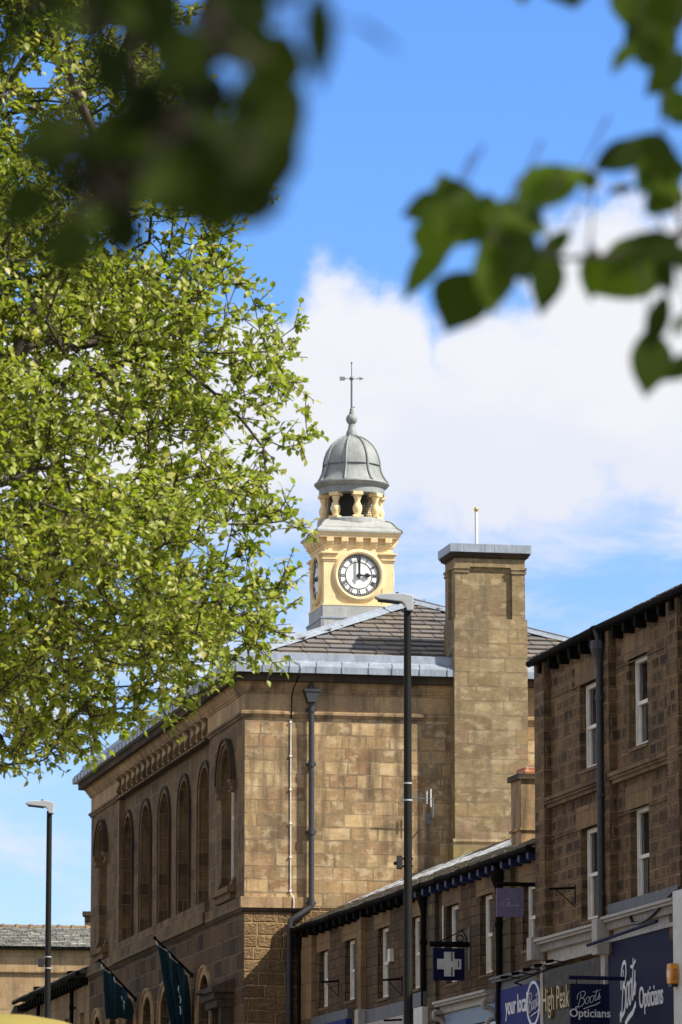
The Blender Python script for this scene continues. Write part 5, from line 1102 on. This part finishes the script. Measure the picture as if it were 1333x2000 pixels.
def big_tree():
    Y0=40.;cx=-4.3
    bx=-6.6
    root=empty('tree',(bx,Y0,0),0,label='large leafy green street tree filling the left half, its crown overlapping the hall roof',cat='tree')
    prof=[(-1020,-310),(-930,-80),(-800,130),(-620,290),(-400,400),(-100,440),(100,455),(380,505),(430,490),(560,548),(640,590),(720,585),(800,605),(870,620),(915,560),(985,560),(1030,645),(1060,650),(1130,660),(1200,690),(1250,610),(1300,480),(1370,390),(1410,315),(1440,220),(1470,160),(1490,110)]
    zs=np.array([atY(0,v,Y0).z for v,_ in prof])[::-1];xs=np.array([atY(u,v,Y0).x for v,u in prof])[::-1]
    zb,zt=zs[0],zs[-1]
    def rad(z): return np.interp(z,zs,xs-cx)
    # noise for clumps
    K=rng.normal(0,1,(14,3))*np.array([1.5,1.5,1.9]);ph=rng.uniform(0,6.28,14)
    K2=rng.normal(0,4.2,(14,3));ph2=rng.uniform(0,6.28,14)
    def clump2(p): return np.mean(np.sin(p@K2.T+ph2),axis=1)
    def clump(p): return np.mean(np.sin(p@K.T+ph),axis=1)
    T_=[];need=10600
    while len(T_)<need:
        p=rng.uniform([-5,-5,zb],[5,5,zt],(4000,3));r=np.hypot(p[:,0],p[:,1]);an=np.arctan2(p[:,1],p[:,0])
        R=rad(p[:,2])*(1+.0*an);R=R*(1+.05*np.sin(3*an+p[:,2]*1.3)*(np.abs(np.sin(an))))
        c=clump(p);q=r/R
        keep=(q<1.0)&(c>-.26+.14*q)&(rng.random(len(p))<(.35+.65*q**1.2))
        # tips reach the rim as separate sprays
        keep&=~((q>.90)&(c<.02));keep&=clump2(p)>-.04
        T_+=list(p[keep])
    T_=np.array(T_[:need]);T_[:,0]+=cx;T_[:,1]+=Y0
    # trunk and main limbs first
    nodes=[];par=[]
    def chain(pts,start=-1):
        prev=start
        for p in pts: nodes.append(np.array(p,float));par.append(prev);prev=len(nodes)-1
        return prev
    k=chain([(bx,Y0,z) for z in np.arange(0,5.7,.4)]);
    for i in range(11):
        a=2*np.pi*i/11+rng.uniform(-.2,.2);el=rng.uniform(.75,1.3);L=rng.uniform(2.0,3.2);b=np.array(nodes[k]);pts=[]
        for s in np.arange(.3,L,.3):
            d=np.array([math.cos(a)*math.cos(el),math.sin(a)*math.cos(el),math.sin(el)]);pts.append(b+d*s+np.array([0,0,.12*s*s*.5])+rng.normal(0,.03,3))
        chain(pts,k)
    c0=np.array([bx,Y0,5.8]);T_=T_[np.argsort(np.linalg.norm(T_-c0,axis=1))]
    # coarse scaffold from every 6th target, then the rest
    arr,pr,_=grow(T_[rng.permutation(len(T_))[:500]][:],nodes,par,.3,.25,.05)
    arr,pr,ends=grow(T_,list(arr),list(pr),.2,.10,.028)
    R=radii(arr,pr,.0046,2.3);R=np.minimum(R,.24)
    i=np.arange(1,len(arr));i=i[pr[i]>=0]
    tubes_mesh('branches',arr[pr[i]]-np.array([bx,Y0,0]),arr[i]-np.array([bx,Y0,0]),np.minimum(R[pr[i]],R[i]*1.25),R[i],M['bark'],root)
    # trunk visible as its own part
    MB().tube([(0,0,0),(.02,0,.3),(.0,.02,2.5),(0,0,5.5)],[.42,.30,.26,.22],14).build('trunk',M['bark'],root,smooth=True)
    # leaf sprays on short twigs
    E=arr[ends];pd=E-arr[pr[ends]];pd/=np.linalg.norm(pd,axis=1,keepdims=True)+1e-9
    nt=4;out=E-np.array([cx,Y0,9.]);out/=np.linalg.norm(out,axis=1,keepdims=True)
    A=np.repeat(E,nt,0);d=np.repeat(pd*.6+out*.35,nt,0)+rng.normal(0,.75,(len(A),3))+np.array([0,0,.15]);d/=np.linalg.norm(d,axis=1,keepdims=True)
    Lt=rng.uniform(.10,.26,len(A));B=A+d*Lt[:,None]
    tubes_mesh('twigs',A-np.array([bx,Y0,0]),B-np.array([bx,Y0,0]),np.full(len(A),.0058),np.full(len(A),.0036),M['bark'],root,3)
    nl=7;t=np.tile(np.linspace(.15,1.0,nl),len(A));P=np.repeat(A,nl,0)+np.repeat(B-A,nl,0)*t[:,None]
    keepm=rng.random(len(P))<.82;dd=np.repeat(d,nl,0)
    LD=dd*.55+rng.normal(0,.62,(len(P),3))+np.array([0,0,-.18]);NN=np.array([0,0,1.])+rng.normal(0,.55,(len(P),3))+np.array(SUN)*.45
    S=rng.uniform(.045,.084,len(P));tone=np.clip(np.repeat(rng.beta(2.2,2.4,len(A)),nl)*.55+rng.beta(2,2.4,len(P))*.5,0,1)
    P,LD,NN,S,tone=P[keepm],LD[keepm],NN[keepm],S[keepm],tone[keepm]
    leaves_mesh('crown',P-np.array([bx,Y0,0]),LD,NN,S,M['leaf'],root,tone)
big_tree()
def near_branch(label,leaves,stem_px,Y,seed,extra_c,sway=.3,wk=1.0,more=None,lm=None):
    rs=np.random.default_rng(seed);o=atY(stem_px[0][0],stem_px[0][1],Y)
    root=empty('overhanging_branch',tuple(o),0,label=label,cat='branch');oo=np.array(o)
    P=[];D=[];Nn=[];S=[];W=[]
    segs=[]
    st=[np.array(atY(u,v,Y+dy)) for u,v,dy in stem_px]
    path=[]
    for i in range(len(st)-1):
        for s in np.linspace(0,1,5)[:-1]: path.append(st[i]*(1-s)+st[i+1]*s)
    path.append(st[-1]);path=np.array(path)
    leaves=list(leaves)
    if more:
        for k in range(more[1]):
            cx_,cy_,rx_,ry_,sz=more[0][k%len(more[0])];a=rs.uniform(0,6.28);q=math.sqrt(rs.uniform(0,1));u0=cx_+rx_*q*math.cos(a);v0=cy_+ry_*q*math.sin(a);b=rs.uniform(0,6.28);L=sz*rs.uniform(.75,1.15)
            leaves.append((u0,v0,u0+L*math.cos(b)*.8,v0+L*abs(math.sin(b))*.9+10,sz*rs.uniform(.35,.8)))
    for (u0,v0,u1,v1,w) in leaves:
        y=Y+rs.uniform(-sway,sway);a=np.array(atY(u0,v0,y));b=np.array(atY(u1,v1,y+rs.uniform(-.012,.012)));d=b-a;L=np.linalg.norm(d)
        wreal=w/F*y*wk
        n=np.array([0,-1.,0])+rs.normal(0,.42,3)+np.array([0,0,.35])
        P.append(a);D.append(d);Nn.append(n);S.append(L);W.append(wreal)
        j=np.argmin(np.linalg.norm(path-a,axis=1))
        if v0<0 or np.linalg.norm(path[j]-a)>.16:
            q_=np.array(atY(u0+(60 if u0<1300 else 160),v0-350 if v0<300 else v0-120,y));segs.append((q_,a,.002,.001));continue
        mid=(path[j]+a)/2+rs.normal(0,.004,3);segs.append((path[j],mid,.0022,.0016));segs.append((mid,a,.0016,.001))
    P,D,Nn,S,W=map(np.array,(P,D,Nn,S,W))
    # rounder leaves: more outline points
    n=len(P);Dn=D/np.linalg.norm(D,axis=1,keepdims=True);B=np.cross(Dn,Nn);B/=np.linalg.norm(B,axis=1,keepdims=True);Nn=np.cross(B,Dn)
    prof=[(0,0.02),(.06,.30),(.18,.68),(.34,.95),(.48,1.0),(.64,.84),(.78,.55),(.90,.22),(1,0.01)]
    m=MB();tone=[]
    for i in range(n):
        vs=[];fs=[]
        for k,(t,ww) in enumerate(prof):
            c=P[i]+Dn[i]*S[i]*t-Nn[i]*S[i]*.10*t*t
            vs+=[c+B[i]*W[i]*.5*ww+Nn[i]*W[i]*.10*ww,c,c-B[i]*W[i]*.5*ww+Nn[i]*W[i]*.10*ww]
            if k: a=3*k;fs+=[(a-3,a-2,a+1,a),(a-2,a-1,a+2,a+1)]
        m.add([v-oo for v in vs],fs);tone+=[rs.uniform(0,1)]*len(vs)
    # unseen leaves added to the bough above the frame, to shade the branch
    ne=extra_c[2];C=np.array(extra_c[0]);sg=np.array(extra_c[1]);Q=rs.normal(0,1,(ne*3,3))*sg+C;th_=np.array([[F*q_[0]/(q_[1]*math.cos(TH)+(q_[2]-CAMZ)*math.sin(TH))+CX,CY-F*((q_[2]-CAMZ)*math.cos(TH)-q_[1]*math.sin(TH))/(q_[1]*math.cos(TH)+(q_[2]-CAMZ)*math.sin(TH))] for q_ in Q]);Q=Q[(th_[:,0]>1500)|(th_[:,1]<-220)][:ne];ne=len(Q)
    for i in range(ne):
        d=rs.normal(0,1,3)+np.array([0,0,-.5]);d/=np.linalg.norm(d);nn=np.array([0,0,1.])+rs.normal(0,.5,3);b=np.cross(d,nn);b/=np.linalg.norm(b);nn=np.cross(b,d);L=rs.uniform(.05,.08);w=L*.6
        vs=[];fs=[]
        for k,(t,ww) in enumerate(prof[::2]):
            c=Q[i]+d*L*t;vs+=[c+b*w*.5*ww,c,c-b*w*.5*ww]
            if k: a=3*k;fs+=[(a-3,a-2,a+1,a),(a-2,a-1,a+2,a+1)]
        m.add([v-oo for v in vs],fs);tone+=[rs.uniform(0,1)]*len(vs)
    c=m.build('foliage',lm or M['leafdark'],root,smooth=True,recalc=False);at=c.data.attributes.new('tone','FLOAT','POINT');at.data.foreach_set('value',np.array(tone,np.float32))
    s=MB();top=C+np.array([.2,.4,.5]);s.tube([tuple(top-oo),tuple((top*.5+path[0]*.5)+np.array([0,0,.1])-oo)]+[tuple(p-oo) for p in path],[.012,.009]+[.0055*(1-.75*i/len(path)) for i in range(len(path))],6)
    for a,b,r0,r1 in segs: s.tube([tuple(a-oo),tuple(b-oo)],[r0,r1],5)
    for i in range(0,ne,3): s.tube([tuple(Q[i]-oo),tuple(Q[i]*.55+C*.45+np.array([0,0,.05])-oo)],[.0012,.003],4)
    s.build('stem',M['bark'],root,smooth=True)
R_=[(885,402,783,416,58),(898,440,868,332,98),(885,455,781,582,48),(930,530,868,648,92),(955,465,970,615,90),(1072,478,1062,618,60),(1070,455,925,395,78),(1010,405,1145,318,88),(1160,330,1290,272,52),(1268,78,1188,140,78),(1310,480,1148,575,92),(1270,640,1268,778,78),(1302,572,1265,690,36),
 (1345,330,1245,345,72),(1340,100,1262,190,52),(1240,366,1183,373,20),(1365,690,1298,745,34),(1110,-70,1120,18,90),(1020,-40,1022,10,30),(1210,-50,1250,70,60),(1330,20,1270,40,70),(1290,-40,1330,60,80),(1340,180,1290,230,50),(1000,395,1060,440,60),(930,430,1010,470,80),(1330,470,1240,500,70),(1160,480,1150,590,36),(900,380,940,470,60),(1340,395,1290,380,50),(1360,240,1300,215,60),(1130,345,1175,360,30),(1345,610,1310,660,26),(1320,300,1230,262,40)]
R_M=[(880,420,60,50,110),(1050,430,90,40,100),(1290,80,50,70,95),(1300,330,50,60,90),(1290,480,60,30,90)]
L_M=[(300,60,190,80,140),(420,180,110,120,130),(330,330,160,70,140),(210,260,110,90,130),(450,330,60,60,130),(90,290,50,50,110),(150,450,70,40,110)]
Yr=6.0;cr_=np.array(atY(1150,350,Yr))
near_branch('blurred green leafy branch reaching in from the right edge across the sky',R_,[(1480,420,0),(1333,455,0),(1200,500,0),(1100,505,0),(1000,480,0),(920,455,0),(890,420,0)],Yr,4,((cr_[0]+1.25,cr_[1]-.55,cr_[2]+1.3),(.50,.40,.38),620),sway=.25,wk=1.4,more=(R_M,20))
L_f=[(105,370,-15,440,115),(275,410,205,500,110),(165,430,105,545,105),(150,230,75,320,110),(60,20,0,90,80),(620,-30,628,178,62),(688,44,795,102,74),(560,60,500,195,120),(470,150,585,300,150),(500,250,540,395,130),(395,300,440,470,150),(470,-60,430,130,140),(400,60,300,160,120),(330,-40,250,110,130),(230,-60,170,90,100),(260,90,180,190,120),(330,180,230,260,130),(200,220,250,390,140),(150,230,60,300,100),(95,360,-8,440,105),(190,400,100,540,95),(215,400,265,505,100),(330,280,390,420,130),(300,380,210,330,120),(420,180,330,300,130),(440,420,370,330,120),(530,120,430,60,110),(300,230,170,300,110),(380,230,480,330,130),(120,-40,60,30,60),(40,70,-10,130,60),(530,0,570,-70,90),(420,-60,540,40,110),(250,240,340,330,120),(350,120,430,250,130),(500,330,450,440,110),(300,330,340,430,100),(210,-60,330,60,120),(180,80,260,200,100)]
Yl=3.3;cl_=np.array(atY(300,200,Yl))
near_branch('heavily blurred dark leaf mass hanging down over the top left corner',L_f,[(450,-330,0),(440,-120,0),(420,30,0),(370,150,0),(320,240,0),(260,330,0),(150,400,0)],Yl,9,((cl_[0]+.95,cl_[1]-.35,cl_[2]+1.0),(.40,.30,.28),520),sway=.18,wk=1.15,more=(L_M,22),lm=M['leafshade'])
